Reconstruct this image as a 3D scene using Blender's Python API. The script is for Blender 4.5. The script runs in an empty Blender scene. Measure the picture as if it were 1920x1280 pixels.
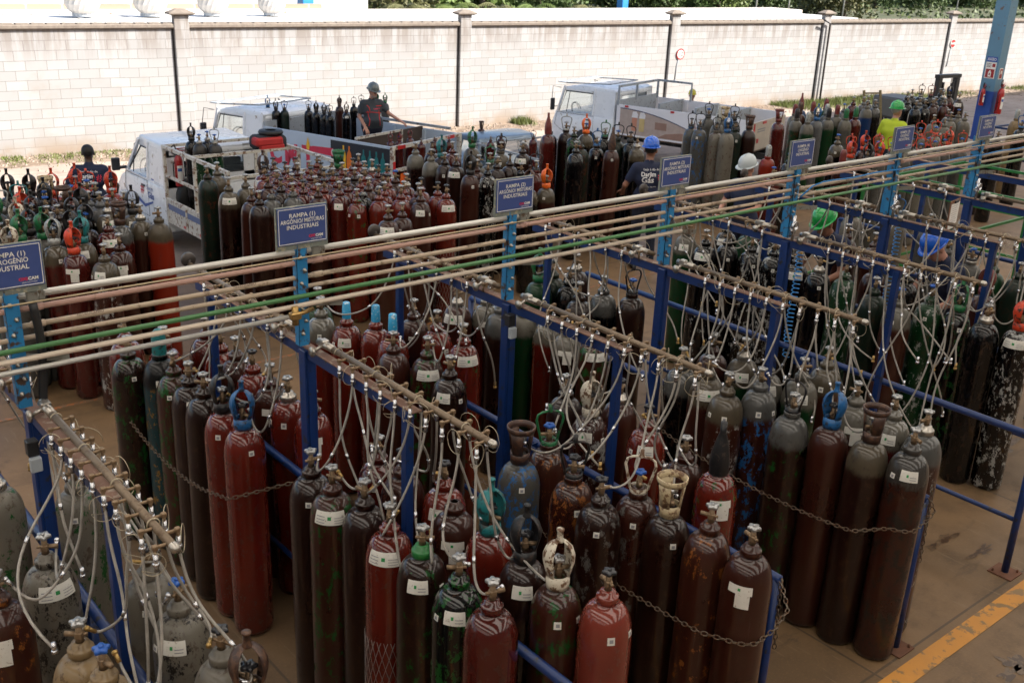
import bpy, bmesh, math, random
import numpy as np
from mathutils import Vector, Matrix
from mathutils.bvhtree import BVHTree
random.seed(7)
rnd = random.random
S = bpy.context.scene
COL = S.collection
R_ = math.radians
# ------------------------------------------------------------------ camera
YAW, PITCH, ROLL, FPX, CAMZ = R_(40.1997), R_(20.6837), R_(2.3727), 1948.44, 4.0
_F = np.array([math.sin(YAW)*math.cos(PITCH), math.cos(YAW)*math.cos(PITCH), -math.sin(PITCH)])
_R0 = np.array([math.cos(YAW), -math.sin(YAW), 0.0]); _U0 = np.cross(_R0, _F)
_R = math.cos(ROLL)*_R0 + math.sin(ROLL)*_U0
_U = -math.sin(ROLL)*_R0 + math.cos(ROLL)*_U0
cam = bpy.data.objects.new('camera', bpy.data.cameras.new('camera')); COL.objects.link(cam)
cam.data.sensor_width = 36; cam.data.lens = FPX/1920*36
cam.data.clip_start = .05; cam.data.clip_end = 600
m = Matrix(((_R[0], _U[0], -_F[0], 0), (_R[1], _U[1], -_F[1], 0), (_R[2], _U[2], -_F[2], CAMZ), (0, 0, 0, 1)))
cam.matrix_world = m
cam.data.dof.use_dof = True; cam.data.dof.focus_distance = 6.2; cam.data.dof.aperture_fstop = 6.3
S.camera = cam
def at(x, y, z=None, X=None, Y=None):
    "photograph pixel -> the point of the yard with one coordinate known"
    d = (x-960)/FPX*_R - (y-640)/FPX*_U + _F
    t = (z-CAMZ)/d[2] if z is not None else (Y/d[1] if Y is not None else X/d[0])
    return Vector((t*d[0], t*d[1], CAMZ+t*d[2]))
# ------------------------------------------------------------------ light
SUN_EL, SUN_AZ = R_(44), R_(33)          # azimuth turned from -Y towards +X
sd = Vector((math.sin(SUN_AZ)*math.cos(SUN_EL), -math.cos(SUN_AZ)*math.cos(SUN_EL), math.sin(SUN_EL)))
sun = bpy.data.objects.new('sun', bpy.data.lights.new('sun', 'SUN')); COL.objects.link(sun)
sun.data.energy = 4.8; sun.data.angle = R_(.5); sun.data.color = (1, .94, .86)
sun.rotation_euler = sd.to_track_quat('Z', 'Y').to_euler()
w = bpy.data.worlds.new('World'); S.world = w; w.use_nodes = True
nt = w.node_tree; bg = nt.nodes['Background']; sky = nt.nodes.new('ShaderNodeTexSky')
sky.sky_type = 'NISHITA'; sky.sun_disc = False; sky.sun_elevation = SUN_EL
sky.sun_rotation = math.atan2(sd.x, sd.y); sky.air_density = 1.0; sky.dust_density = 2.0
nt.links.new(sky.outputs[0], bg.inputs[0]); bg.inputs[1].default_value = .09
S.view_settings.view_transform = 'Standard'; S.view_settings.look = 'None'
S.view_settings.gamma = 1; S.view_settings.exposure = 1.45
YARD = -.55
# ------------------------------------------------------------------ materials
MATS = {}
class NT:
    def __init__(s, name):
        s.m = bpy.data.materials.new(name); s.m.use_nodes = True; s.t = s.m.node_tree; s.b = s.t.nodes['Principled BSDF']
    def n(s, typ, **kw):
        o = s.t.nodes.new('ShaderNode'+typ)
        for k, v in kw.items():
            if k.startswith('i_'):
                key = k[2:]; key = int(key) if key.isdigit() else key.replace('_', ' ')
                s.set(o.inputs[key], v)
            else: setattr(o, k, v)
        return o
    def set(s, sock, v):
        if isinstance(v, bpy.types.NodeSocket): s.t.links.new(v, sock)
        elif isinstance(v, (tuple, list)) and len(v) == 3 and sock.type == 'RGBA': sock.default_value = (*v, 1)
        else: sock.default_value = v
    def math(s, op, a, b=0., clamp=False):
        o = s.t.nodes.new('ShaderNodeMath'); o.operation = op; o.use_clamp = clamp
        s.set(o.inputs[0], a); s.set(o.inputs[1], b); return o.outputs[0]
    def mix(s, f, a, b):
        o = s.t.nodes.new('ShaderNodeMix'); o.data_type = 'RGBA'; s.set(o.inputs[0], f); s.set(o.inputs[6], a); s.set(o.inputs[7], b); return o.outputs[2]
    def step(s, v, lo, hi):
        o = s.t.nodes.new('ShaderNodeMapRange'); o.interpolation_type = 'SMOOTHSTEP'
        s.set(o.inputs[0], v); s.set(o.inputs[1], lo); s.set(o.inputs[2], hi); return o.outputs[0]
    def vec(s, scale=(1, 1, 1), rand=True):
        c = s.t.nodes.new('ShaderNodeTexCoord'); mp = s.t.nodes.new('ShaderNodeMapping')
        s.t.links.new(c.outputs['Object'], mp.inputs[0]); mp.inputs['Scale'].default_value = scale
        if rand:
            oi = s.t.nodes.new('ShaderNodeObjectInfo'); r = s.math('MULTIPLY', oi.outputs['Random'], 91.)
            s.t.links.new(r, mp.inputs['Location'])
        return mp.outputs[0]
    def noise(s, v, scale, detail=4, rough=.55):
        o = s.n('TexNoise', i_Scale=scale, i_Detail=detail, i_Roughness=rough); s.t.links.new(v, o.inputs['Vector']); return o.outputs[0]
    def bump(s, h, strength, dist=.004):
        o = s.n('Bump', i_Strength=strength, i_Distance=dist, i_Height=h); s.t.links.new(o.outputs[0], s.b.inputs['Normal'])
    def out(s, col=None, rough=None, metal=None):
        if col is not None: s.set(s.b.inputs['Base Color'], col)
        if rough is not None: s.set(s.b.inputs['Roughness'], rough)
        if metal is not None: s.set(s.b.inputs['Metallic'], metal)
        return s.m
def mul(c, f): return tuple(min(1, x*f) for x in c)
def M(name, col=None, rough=.5, metal=0., var=.25, scale=8, dirt=None, dirtamt=.3, bump=0., coat=0., emit=0, trans=0):
    if name in MATS: return MATS[name]
    t = NT(name); v = t.vec()
    n1 = t.noise(v, scale, 5); c = t.mix(n1, mul(col, 1-var), mul(col, 1+var))
    if dirt is not None:
        n2 = t.noise(v, scale*2.3, 7, .65); c = t.mix(t.step(n2, .62-dirtamt*.3, .70-dirtamt*.3), c, dirt)
    r = t.math('ADD', t.math('MULTIPLY', n1, .2), rough-.1, True)
    t.out(c, r, metal)
    if bump: t.bump(t.noise(v, scale*6, 4), bump)
    if coat: t.b.inputs['Coat Weight'].default_value = coat; t.b.inputs['Coat Roughness'].default_value = .08
    if trans: t.b.inputs['Transmission Weight'].default_value = trans; t.b.inputs['IOR'].default_value = 1.45
    MATS[name] = t.m; return t.m
PAL = {'R': (.25, .026, .014), 'D': (.14, .016, .011), 'B': (.080, .020, .012), 'N': (.030, .009, .006), 'K': (.005, .005, .006),
       'G': (.008, .075, .022), 'E': (.012, .030, .018), 'W': (.30, .27, .22), 'S': (.22, .225, .23), 'A': (.16, .155, .14), 'T': (.012, .07, .085),
       'U': (.01, .06, .22), 'O': (.42, .035, .012), 'Y': (.50, .34, .17), 'V': (.36, .065, .042)}
CN = {'R': 'red', 'D': 'dark red', 'B': 'brown', 'N': 'dark brown', 'K': 'black', 'G': 'green', 'E': 'dark green', 'W': 'white', 'S': 'silver',
      'A': 'grey', 'T': 'teal', 'U': 'blue', 'O': 'bright red', 'Y': 'cream', 'V': 'salmon red'}
CHIP = {'g': (.008, .095, .015), 'y': (.35, .17, .02), 'u': (.02, .15, .42), 'w': (.45, .45, .43), 'k': (.02, .015, .012), 'o': (.30, .10, .02), 'r': (.12, .03, .015), 'a': (.14, .13, .12)}
CHN = {'g': 'green', 'y': 'yellow', 'u': 'blue', 'w': 'white', 'k': 'black', 'o': 'orange', 'r': 'rust', 'a': 'grey'}
def cmat(body, sh, chip):
    key = 'cyl_'+body+(sh or '')+(chip or '')
    if key in MATS: return MATS[key]
    t = NT('paint_'+CN[body].replace(' ', '_')+(('_'+CN[sh].replace(' ', '_')) if sh else '')+(('_'+CHN[chip]) if chip else ''))
    v = t.vec((1, 1, .6)); vs = t.vec((1, 1, .07)); base = PAL[body]
    n2 = t.noise(v, 3.2, 5); oi = t.n('ObjectInfo').outputs['Random']
    c = t.mix(n2, mul(base, .35), mul(base, 1.05))
    c = t.mix(t.math('MULTIPLY', oi, .35), c, mul(base, .45))
    n1 = t.noise(v, 17, 12, .78)
    wear = {'R': (.05, .015, .012), 'D': (.03, .012, .01), 'V': (.12, .03, .02), 'O': (.2, .03, .02)}.get(body, (.060, .025, .012))
    mk0 = t.step(t.noise(v, 24, 9, .75), .53, .63); c = t.mix(t.math('MULTIPLY', mk0, .65), c, wear)
    mask = mk0
    if chip:
        lo = t.math('SUBTRACT', .575, t.math('MULTIPLY', oi, .05)); mask = t.step(n1, lo, t.math('ADD', lo, .02))
        c = t.mix(mask, c, CHIP[chip])
    z = t.n('SeparateXYZ', i_0=t.n('TexCoord').outputs['Object']).outputs[2]
    zn = t.math('ADD', z, t.math('MULTIPLY', t.noise(v, 14, 5), .03))
    if sh:
        PS = {'Y': (.15, .12, .08), 'W': (.24, .22, .18), 'S': (.15, .148, .14), 'A': (.08, .072, .065)}.get(sh, PAL[sh]); sc = t.mix(t.noise(v, 11, 8, .7), mul(PS, .35), mul(PS, 1.0)); sc = t.mix(t.math('MULTIPLY', t.step(n1, .56, .62), .8), sc, (.06, .045, .035))
        c = t.mix(t.step(t.math('ADD', zn, t.math('MULTIPLY', n1, .12)), 1.25, 1.30), c, sc)
    scr = t.step(t.noise(vs, 60, 3, .6), .66, .72); c = t.mix(t.math('MULTIPLY', scr, .12), c, (.16, .13, .11))
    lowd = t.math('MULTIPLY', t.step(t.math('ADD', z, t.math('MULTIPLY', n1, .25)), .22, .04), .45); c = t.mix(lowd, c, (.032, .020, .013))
    # dust on the domed top
    g = t.n('SeparateXYZ', i_0=t.n('NewGeometry').outputs['Normal']).outputs[2]
    c = t.mix(t.math('MULTIPLY', t.step(g, .35, .95), t.math('MULTIPLY', n2, .06)), c, (.15, .12, .10)); t.b.inputs['Coat Weight'].default_value = {'R': .8, 'V': .8, 'D': .8, 'K': .6, 'N': .55, 'B': .55}.get(body, .3); t.b.inputs['Coat Roughness'].default_value = .05; t.b.inputs['Coat IOR'].default_value = 1.5; t.b.inputs['Specular IOR Level'].default_value = .2
    c = t.mix(.40, c, (0., 0., 0.))
    gl = {'R': .13, 'V': .13, 'D': .16, 'K': .16, 'O': .25, 'N': .24, 'B': .24}.get(body, .32)
    r = t.math('ADD', t.math('MULTIPLY', mask, .25), t.math('ADD', gl-.05, t.math('MULTIPLY', n2, .22)), True)
    t.out(c, r); t.bump(t.math('ADD', t.math('MULTIPLY', n1, 1.), t.math('MULTIPLY', mask, -.4)), .05, .002)
    MATS[key] = t.m; return t.m
STEEL = M('steel', (.40, .37, .33), .3, .85, .25, 30)
CHROME = M('chrome', (.62, .62, .64), .22, .9, .15, 30)
BRASS = M('brass', (.42, .27, .10), .38, .8, .3, 40)
BRASSD = M('dull_brass', (.22, .15, .09), .5, .6, .3, 40)
RUST = M('rust', (.13, .055, .03), .8, .1, .4, 15)
BLUE = M('blue_paint', (.004, .024, .115), .38, 0, .3, 6, (.02, .018, .02), .15)
LBLUE = M('light_blue_paint', (.02, .19, .42), .42, 0, .25, 9, (.06, .035, .025), .35)
WHITE = M('white_plastic', (.75, .74, .70), .55, 0, .08, 12)
BLACK = M('black_rubber', (.012, .012, .013), .55, 0, .3, 12)
GREYP = M('grey_paint', (.30, .33, .36), .45, 0, .2, 6, (.12, .09, .07), .2)
TRUCKW = M('truck_white', (.76, .79, .82), .28, 0, .06, 3, (.30, .27, .23), .05, coat=.3)
WFRAME = M('worn_white_frame', (.52, .50, .45), .5, 0, .15, 6, (.17, .09, .05), .35)
GREENP = M('green_paint', (.015, .14, .03), .4, 0, .2, 8)
CAPM = {'k': M('cap_black', (.012, .012, .014), .35, .2, .4, 14, (.05, .035, .03), .3), 'r': M('cap_orange_red', (.52, .045, .012), .45, 0, .25, 12, (.03, .015, .01), .35),
        'g': M('cap_green', (.01, .12, .04), .4, 0, .3, 12, (.03, .02, .015), .3), 'u': M('cap_blue', (.01, .09, .25), .35, 0, .3, 12, (.02, .02, .03), .3),
        't': M('cap_teal', (.012, .15, .16), .38, 0, .3, 12, (.02, .03, .03), .3), 'c': M('tape_cyan', (.03, .30, .55), .4, 0, .2, 20, (.5, .6, .65), .2), 'b': M('cap_brown', (.05, .026, .02), .42, .2, .4, 14, (.10, .05, .03), .4),
        'w': M('cap_chipped_white', (.52, .47, .38), .5, 0, .2, 12, (.12, .06, .03), .45), 's': M('cap_silver', (.33, .34, .33), .4, .4, .2, 12, (.12, .10, .08), .25),
        'o': M('cap_orange', (.70, .12, .01), .4, 0, .15, 12), 'd': M('cap_dark_red', (.13, .02, .016), .4, 0, .3, 12), 'y': M('cap_beige', (.45, .36, .22), .5, 0, .2, 12, (.15, .08, .04), .4)}
CAPN = {'c': 'light blue', 'k': 'black', 'r': 'orange-red', 'g': 'green', 'u': 'blue', 't': 'teal', 'b': 'brown', 'w': 'chipped white', 's': 'silver', 'o': 'orange', 'd': 'dark red', 'y': 'beige'}
def braid():
    t = NT('braided_steel'); v = t.vec()
    wv = t.n('TexWave', i_Scale=160., wave_type='BANDS', bands_direction='Z'); t.t.links.new(v, wv.inputs['Vector'])
    n = t.noise(v, 20, 3); t.out(t.mix(n, (.15, .138, .12), (.52, .48, .43)), .34, .5); t.bump(wv.outputs[1], .5, .002); return t.m
BRAID = braid()
GLASS = NT('window_glass'); GLASS.out((.55, .66, .70), .04, 0); GLASS.b.inputs['Transmission Weight'].default_value = .9
GLASS.b.inputs['IOR'].default_value = 1.12; GLASS.b.inputs['Alpha'].default_value = .55; GLASS = GLASS.m
# ------------------------------------------------------------------ mesh builder
class MB:
    def __init__(s): s.v = []; s.f = []; s.mi = []; s.sm = []; s.cur = 0; s.T = None
    def add(s, vs, fs, smooth=False):
        o = len(s.v)
        if s.T is not None: vs = [s.T @ Vector(p) for p in vs]
        s.v += [tuple(p) for p in vs]; s.f += [tuple(i+o for i in f) for f in fs]
        s.mi += [s.cur]*len(fs); s.sm += [smooth]*len(fs); return s
    def box(s, c, d, rz=0, bev=0):
        x, y, z = d[0]/2, d[1]/2, d[2]/2; R = Matrix.Rotation(rz, 3, 'Z'); c = Vector(c)
        b = min(bev, x*.45, y*.45, z*.45)
        if b <= 0:
            vs = [c+R@Vector((i*x, j*y, k*z)) for k in (-1, 1) for j in (-1, 1) for i in (-1, 1)]
            return s.add(vs, [(0, 2, 3, 1), (4, 5, 7, 6), (0, 1, 5, 4), (2, 6, 7, 3), (0, 4, 6, 2), (1, 3, 7, 5)])
        vs = []; fs = []
        for k in (-1, 1):
            for j in (-1, 1):
                for i in (-1, 1):
                    for a in ((i*x, j*(y-b), k*(z-b)), (i*(x-b), j*y, k*(z-b)), (i*(x-b), j*(y-b), k*z)): vs.append(c+R@Vector(a))
        def q(i, j, k, a): return ((i > 0)+2*(j > 0)+4*(k > 0))*3+a
        for sg in (-1, 1):
            fs += [[q(sg, -1, -1, 0), q(sg, 1, -1, 0), q(sg, 1, 1, 0), q(sg, -1, 1, 0)], [q(-1, sg, -1, 1), q(1, sg, -1, 1), q(1, sg, 1, 1), q(-1, sg, 1, 1)], [q(-1, -1, sg, 2), q(1, -1, sg, 2), q(1, 1, sg, 2), q(-1, 1, sg, 2)]]
            for sh in (-1, 1):
                fs += [[q(sg, sh, -1, 0), q(sg, sh, 1, 0), q(sg, sh, 1, 1), q(sg, sh, -1, 1)], [q(sg, -1, sh, 0), q(sg, 1, sh, 0), q(sg, 1, sh, 2), q(sg, -1, sh, 2)], [q(-1, sg, sh, 1), q(1, sg, sh, 1), q(1, sg, sh, 2), q(-1, sg, sh, 2)]]
                for si in (-1, 1): fs.append([q(sg, sh, si, 0), q(sg, sh, si, 1), q(sg, sh, si, 2)])
        return s.add(vs, fs)
    def tube(s, pts, r, n=8, closed=False, smooth=True, sq=False):
        pts = [Vector(p) for p in pts]; N = len(pts); rr = r if isinstance(r, (list, tuple)) else [r]*N
        vs = []; fs = []; up = None
        for i, p in enumerate(pts):
            if closed: d = pts[(i+1) % N]-pts[i-1]
            else: d = pts[min(i+1, N-1)]-pts[max(i-1, 0)]
            d.normalize()
            if up is None: up = Vector((0, 0, 1)) if abs(d.z) < .9 else Vector((1, 0, 0))
            a = up-d*up.dot(d)
            if a.length < 1e-5: a = d.orthogonal()
            a.normalize(); up = a; b = d.cross(a)
            for k in range(n):
                t = 2*math.pi*(k+(.5 if sq else 0))/n; vs.append(p+(a*math.cos(t)+b*math.sin(t))*rr[i])
        for i in range(N if closed else N-1):
            j = (i+1) % N
            for k in range(n): fs.append((i*n+k, i*n+(k+1) % n, j*n+(k+1) % n, j*n+k))
        if not closed: fs += [tuple(range(n-1, -1, -1)), tuple((N-1)*n+k for k in range(n))]
        return s.add(vs, fs, smooth)
    def lathe(s, prof, n=20, c=(0, 0, 0), a0=0, a1=2*math.pi, th=0, smooth=True, sx=1, sy=1, axis='Z'):
        full = abs(a1-a0-2*math.pi) < 1e-6; c = Vector(c)
        if th: prof = list(prof)+[(max(r-th, .0005), z) for r, z in reversed(prof)]
        cnt = n if full else n+1; vs = []; fs = []; P = len(prof)
        for k in range(cnt):
            t = a0+(a1-a0)*k/n
            for r, z in prof:
                p = Vector((r*math.cos(t)*sx, r*math.sin(t)*sy, z))
                if axis == 'X': p = Vector((p.z, p.x, p.y))
                elif axis == 'Y': p = Vector((p.x, p.z, p.y))
                vs.append(c+p)
        for k in range(n):
            k2 = (k+1) % cnt
            for i in range(P if th else P-1):
                j = (i+1) % P; fs.append((k*P+i, k2*P+i, k2*P+j, k*P+j))
        if not full: fs += [tuple(range(P-1, -1, -1)), tuple(n*P+i for i in range(P))]
        return s.add(vs, fs, smooth)
    def prism(s, poly, o, u, v, th):
        o, u, v = Vector(o), Vector(u), Vector(v); w = u.cross(v).normalized()*th; n = len(poly)
        vs = [o+u*a+v*b for a, b in poly]+[o+u*a+v*b+w for a, b in poly]
        return s.add(vs, [tuple(range(n-1, -1, -1)), tuple(range(n, 2*n))]+[(i, (i+1) % n, n+(i+1) % n, n+i) for i in range(n)])
    def text(s, txt, o, u, v, size, align='CENTER', width=None, bold=0., th=.0015):
        cu = bpy.data.curves.new('t', 'FONT'); cu.body = txt; cu.size = 1; cu.align_x = align; cu.offset = bold; cu.resolution_u = 2
        ob = bpy.data.objects.new('t', cu); me = bpy.data.meshes.new_from_object(ob)
        xs = [p.co.x for p in me.vertices]; f = size
        fx = f
        if width and xs: fx = width/(max(xs)-min(xs)); fx = min(fx, f*1.3) if fx > f else fx
        o, u, v = Vector(o), Vector(u).normalized(), Vector(v).normalized(); w = u.cross(v)
        s.add([o+u*p.co.x*fx+v*p.co.y*f+w*th for p in me.vertices], [tuple(q.vertices) for q in me.polygons])
        bpy.data.meshes.remove(me); bpy.data.objects.remove(ob); bpy.data.curves.remove(cu); return s
    def mat(s, i): s.cur = i; return s
    def mesh(s, name, mats):
        me = bpy.data.meshes.new(name); me.from_pydata(s.v, [], s.f)
        for q in (mats if isinstance(mats, (list, tuple)) else [mats]): me.materials.append(q)
        me.polygons.foreach_set('material_index', s.mi); me.polygons.foreach_set('use_smooth', s.sm)
        bm = bmesh.new(); bm.from_mesh(me); bmesh.ops.recalc_face_normals(bm, faces=bm.faces); bm.to_mesh(me); bm.free()
        return me
    def build(s, name, mats, parent=None, loc=(0, 0, 0), rz=0): return put(name, s.mesh(name, mats), parent, loc, rz)
def put(name, me, parent=None, loc=(0, 0, 0), rz=0):
    o = bpy.data.objects.new(name, me); COL.objects.link(o); o.parent = parent; o.location = loc
    if rz: o.rotation_euler = (0, 0, rz)
    return o
def tag(o, label, cat, group=None):
    o['label'] = label; o['category'] = cat
    if group: o['group'] = group
    return o
def thing(name, label, cat, loc=(0, 0, 0), rz=0, group=None):
    return tag(put(name, None, None, loc, rz), label, cat, group)
def struct(o, kind='structure'): o['kind'] = kind; return o
# ================================================================== ground, wall, roof
def ground(name, col, col2, rects, z, rough, label=None, speck=None, bump=.25):
    t = NT(name+'_surface'); v = t.vec((1, 1, 1), False)
    n1 = t.noise(v, .5, 6); n2 = t.noise(v, 3.5, 8, .65); n3 = t.noise(v, 60, 3)
    c = t.mix(t.step(n1, .35, .65), col, col2); c = t.mix(t.math('MULTIPLY', t.step(n2, .45, .7), .5), c, mul(col2, .6))
    c = t.mix(t.math('MULTIPLY', t.step(n3, .5, .8), .25), c, mul(col, 1.5))
    n4 = t.noise(t.vec((.35, 1.6, 1), False), 2.2, 7, .7); c = t.mix(t.math('MULTIPLY', t.step(n4, .56, .66), .45), c, mul(col2, .45))
    if name == 'loading_floor':
        sp = t.n('SeparateXYZ', i_0=v); fx = t.math('PINGPONG', t.math('ADD', sp.outputs[0], .6), 1.42); fy = t.math('PINGPONG', t.math('ADD', sp.outputs[1], 1.1), 1.8)
        jn = t.math('MAXIMUM', t.step(fx, .012, .004), t.step(fy, .012, .004)); c = t.mix(t.math('MULTIPLY', jn, .7), c, (.035, .026, .018))
        sc_ = t.noise(t.vec((9, .6, 1), False), 3., 6, .7); c = t.mix(t.math('MULTIPLY', t.step(sc_, .60, .66), .5), c, (.20, .14, .085)); c = t.mix(t.math('MULTIPLY', t.step(t.noise(v, 2.1, 9, .75), .60, .66), .6), c, (.06, .040, .025))
    if speck: c = t.mix(t.step(t.noise(v, 1.1, 9, .7), .60, .66), c, speck)
    t.out(c, t.math('ADD', rough, t.math('MULTIPLY', n2, .3), True)); t.bump(t.math('ADD', n2, n3), bump, .006)
    b = MB()
    for x0, y0, x1, y1 in rects: b.add([(x0, y0, z), (x1, y0, z), (x1, y1, z), (x0, y1, z)], [(0, 1, 2, 3)])
    return struct(b.build(name, t.m))
ground('yard_ground', (.36, .29, .24), (.28, .22, .18), [(-60, 12.2, 160, 200)], YARD, .8)
ground('loading_floor', (.180, .105, .048), (.115, .070, .035), [(-20, -12, 60, 12.2)], 0, .42, bump=.12)
b = MB(); b.add([(-20, 12.2, -1), (60, 12.2, -1), (60, 12.2, -.001), (-20, 12.2, -.001)], [(0, 1, 2, 3)])
struct(b.build('dock_edge', M('concrete', (.22, .20, .18), .8, 0, .2, 3, (.10, .085, .07), .3)))
# yellow lane line and oil stains
YEL = M('yellow_marking', (.46, .20, .03), .55, 0, .25, 5, (.20, .12, .05), .32)
b = MB(); b.add([(-2, 2.31, .004), (30, 2.31, .004), (30, 2.44, .004), (-2, 2.44, .004)], [(0, 1, 2, 3)]); struct(b.build('floor_line', YEL))
b = MB(); b.add([(-6, 9.02, .004), (20, 9.02, .004), (20, 9.07, .004), (-6, 9.07, .004)], [(0, 1, 2, 3)]); struct(b.build('floor_line', M('worn_orange_line', (.33, .12, .04), .6, 0, .3, 9, (.17, .11, .07), .6)))
OIL = M('oil', (.050, .026, .014), .35, 0, .4, 9, (.11, .07, .04), .5)
for (px, py, sx, sy) in [(1775, 1008, .10, .035), (1840, 1032, .12, .032), (1748, 1024, .05, .025), (1905, 1245, .06, .09), (1893, 1262, .10, .03), (1850, 850, .3, .12)]:
    p = at(px, py, z=.003); n = 40; vs = [(p.x, p.y, .003)]
    for k in range(n):
        a = 2*math.pi*k/n; r = 1+.35*math.sin(3*a+px)+.30*math.sin(7*a+py)+.5*max(0, math.sin(2*a+py))**6
        vs.append((p.x+sx*r*math.cos(a), p.y+sy*r*math.sin(a), .003))
    b = MB(); b.add(vs, [(0, 1+k, 1+(k+1) % n) for k in range(n)]); struct(b.build('oil_stain', OIL))
# boundary wall
WA = at(-400, 332, z=YARD); WB = at(1440, 197, z=YARD); WA2 = at(0, 297, z=YARD)
wd = (WB-WA2).normalized(); WA = WA2-wd*6; wn = Vector((wd.y, -wd.x, 0)); WROT = math.atan2(wd.y, wd.x)
WZ = 2.60
def blockmat():
    t = NT('painted_blocks'); tc = t.n('TexCoord').outputs['Object']; sp = t.n('SeparateXYZ', i_0=tc)
    wob = t.math('MULTIPLY', t.noise(tc, .35, 2), .05)
    cb = t.n('CombineXYZ', i_0=sp.outputs[0], i_1=t.math('ADD', sp.outputs[2], wob))
    br = t.n('TexBrick', i_Scale=1., i_Mortar_Size=.007, i_Mortar_Smooth=.3, i_Bias=0., i_Brick_Width=.42, i_Row_Height=.2)
    br.offset = .5; t.t.links.new(cb.outputs[0], br.inputs['Vector'])
    br.inputs['Color1'].default_value = (.285, .283, .282, 1); br.inputs['Color2'].default_value = (.335, .332, .33, 1); br.inputs['Mortar'].default_value = (.185, .18, .178, 1)
    n = t.noise(tc, 1.2, 8, .65); n2 = t.noise(t.vec((2.2, 2.2, .22), False), 1.6, 6, .7)
    top = t.step(sp.outputs[2], 1.75, 2.55); low = t.step(sp.outputs[2], .5, .0)
    st = t.math('MULTIPLY', t.math('MULTIPLY', top, t.step(n2, .42, .58)), .6)
    c = t.mix(t.math('MULTIPLY', t.step(n, .5, .75), .5), br.outputs[0], (.24, .21, .18)); c = t.mix(st, c, (.15, .115, .09))
    c = t.mix(t.math('MULTIPLY', low, t.step(n, .3, .6)), c, (.26, .20, .15))
    t.out(c, .85); t.bump(br.outputs[1], -.4, .006); return t.m
BLK = blockmat(); COPE = M('mossy_coping', (.17, .14, .115), .9, 0, .4, 6, (.20, .17, .14), .4, .3)
def onwall(px, py, off=0):
    d = at(px, py, z=0); o = Vector((0, 0, CAMZ)); r = d-o; t = (WA+wn*off-o).dot(wn)/r.dot(wn); return o+r*t
wall = thing('block_wall', 'long white painted concrete block wall behind the trucks', 'wall', WA, WROT)
L = 90
b = MB(); b.box((L/2, .07, WZ/2), (L, .14, WZ)); b.build('wall_panel', BLK, wall)
b = MB(); b.box((L/2, .06, WZ+.05), (L, .26, .1), bev=.03)
for k in range(300): b.box((.15+k*.3, .06, WZ+.10), (.27, .20, .05), bev=.02)
b.build('coping', COPE, wall)
DARK_STRIP = M('dark_strip', (.03, .025, .02), .9)
for px, py in [(354, 268), (867, 232), (1250, 209), (1528, 190), (1762, 172), (1970, 158)]:
    p = onwall(px, py); s = (p-WA).dot(wd)
    b = MB(); b.box((s, -.01, WZ/2+.14), (.34, .16, WZ+.28), bev=.01); c = b.build('pilaster', BLK, wall)
    b = MB(); b.box((s-.19, -.010, WZ/2), (.028, .02, WZ)); b.build('edge_strip', DARK_STRIP, wall)  # narrow dark strip along the left edge of the pilaster
    b = MB(); b.add([(s+i*q*.95, -.01+j*q*.55, z) for q, z in ((.21, WZ+.28), (.30, WZ+.31), (.30, WZ+.34), (.10, WZ+.42)) for i, j in ((-1, -1), (1, -1), (1, 1), (-1, 1))],
                [(4*r+k, 4*r+(k+1) % 4, 4*r+4+(k+1) % 4, 4*r+4+k) for r in range(3) for k in range(4)]+[(12, 13, 14, 15), (0, 1, 2, 3)]); b.build('pilaster_cap', COPE, wall)
p = onwall(1557, 45, .18); q = onwall(1545, 183, .18)
b = MB(); b.tube([p+Vector((-.35, 0, .12)), p, Vector((p.x, p.y, YARD+.02))], .035, 8)
tag(b.build('drain_pipe', M('dark_pipe', (.05, .045, .045), .6)), 'dark drain pipe down the wall beside the fourth pilaster', 'pipe')
# round and octagonal road signs on bent poles in front of the wall
SIGNW = M('sign_white', (.78, .76, .72), .5, 0, .05); SIGNR = M('sign_red', (.30, .008, .010), .45, 0, .1); SIGNK = M('sign_black', (.02, .02, .02), .5)
def roadsign(px, py, kind, label):
    c = onwall(px, py, .12); t = thing('road_sign', label, 'road sign', (c.x, c.y, YARD), WROT); q_ = .82; t.scale = (q_, q_, q_); h = (c.z-YARD)/q_
    b = MB(); b.tube([(-.16, .02, h-1.0), (-.12, .02, h-.4), (-.02, .02, h-.02)], .02, 8); b.box((-.16, .07, h-.95), (.05, .18, .05)); b.build('pole', GREYP, t)
    b = MB(); u, v = (1, 0, 0), (0, 0, 1)
    circ = lambda r, n=32: [(r*math.cos(2*math.pi*(k+.5)/n), r*math.sin(2*math.pi*(k+.5)/n)) for k in range(n)]
    if kind == '10':
        b.mat(1).prism(circ(.20), (0, 0, h), u, v, .008); b.mat(0).prism(circ(.155), (0, -.008, h), u, v, .003)
        b.mat(2).text('10', (0, -.0115, h-.085), u, v, .26, bold=.02); b.text('km/h', (0, -.0115, h-.135), u, v, .06)
    else:
        b.mat(0).prism(circ(.20, 8), (0, 0, h), u, v, .008); b.mat(1).prism(circ(.185, 8), (0, -.008, h), u, v, .003); b.mat(0).text('PARE', (0, -.0115, h-.05), u, v, .15, width=.31, bold=.012)
    b.build('sign_plate', [SIGNW, SIGNR, SIGNK], t)
roadsign(1276, 102, '10', 'round white sign with red ring reading 10 near the wall')
roadsign(1787, 82, 'PARE', 'red octagonal PARE stop sign near the wall')
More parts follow.
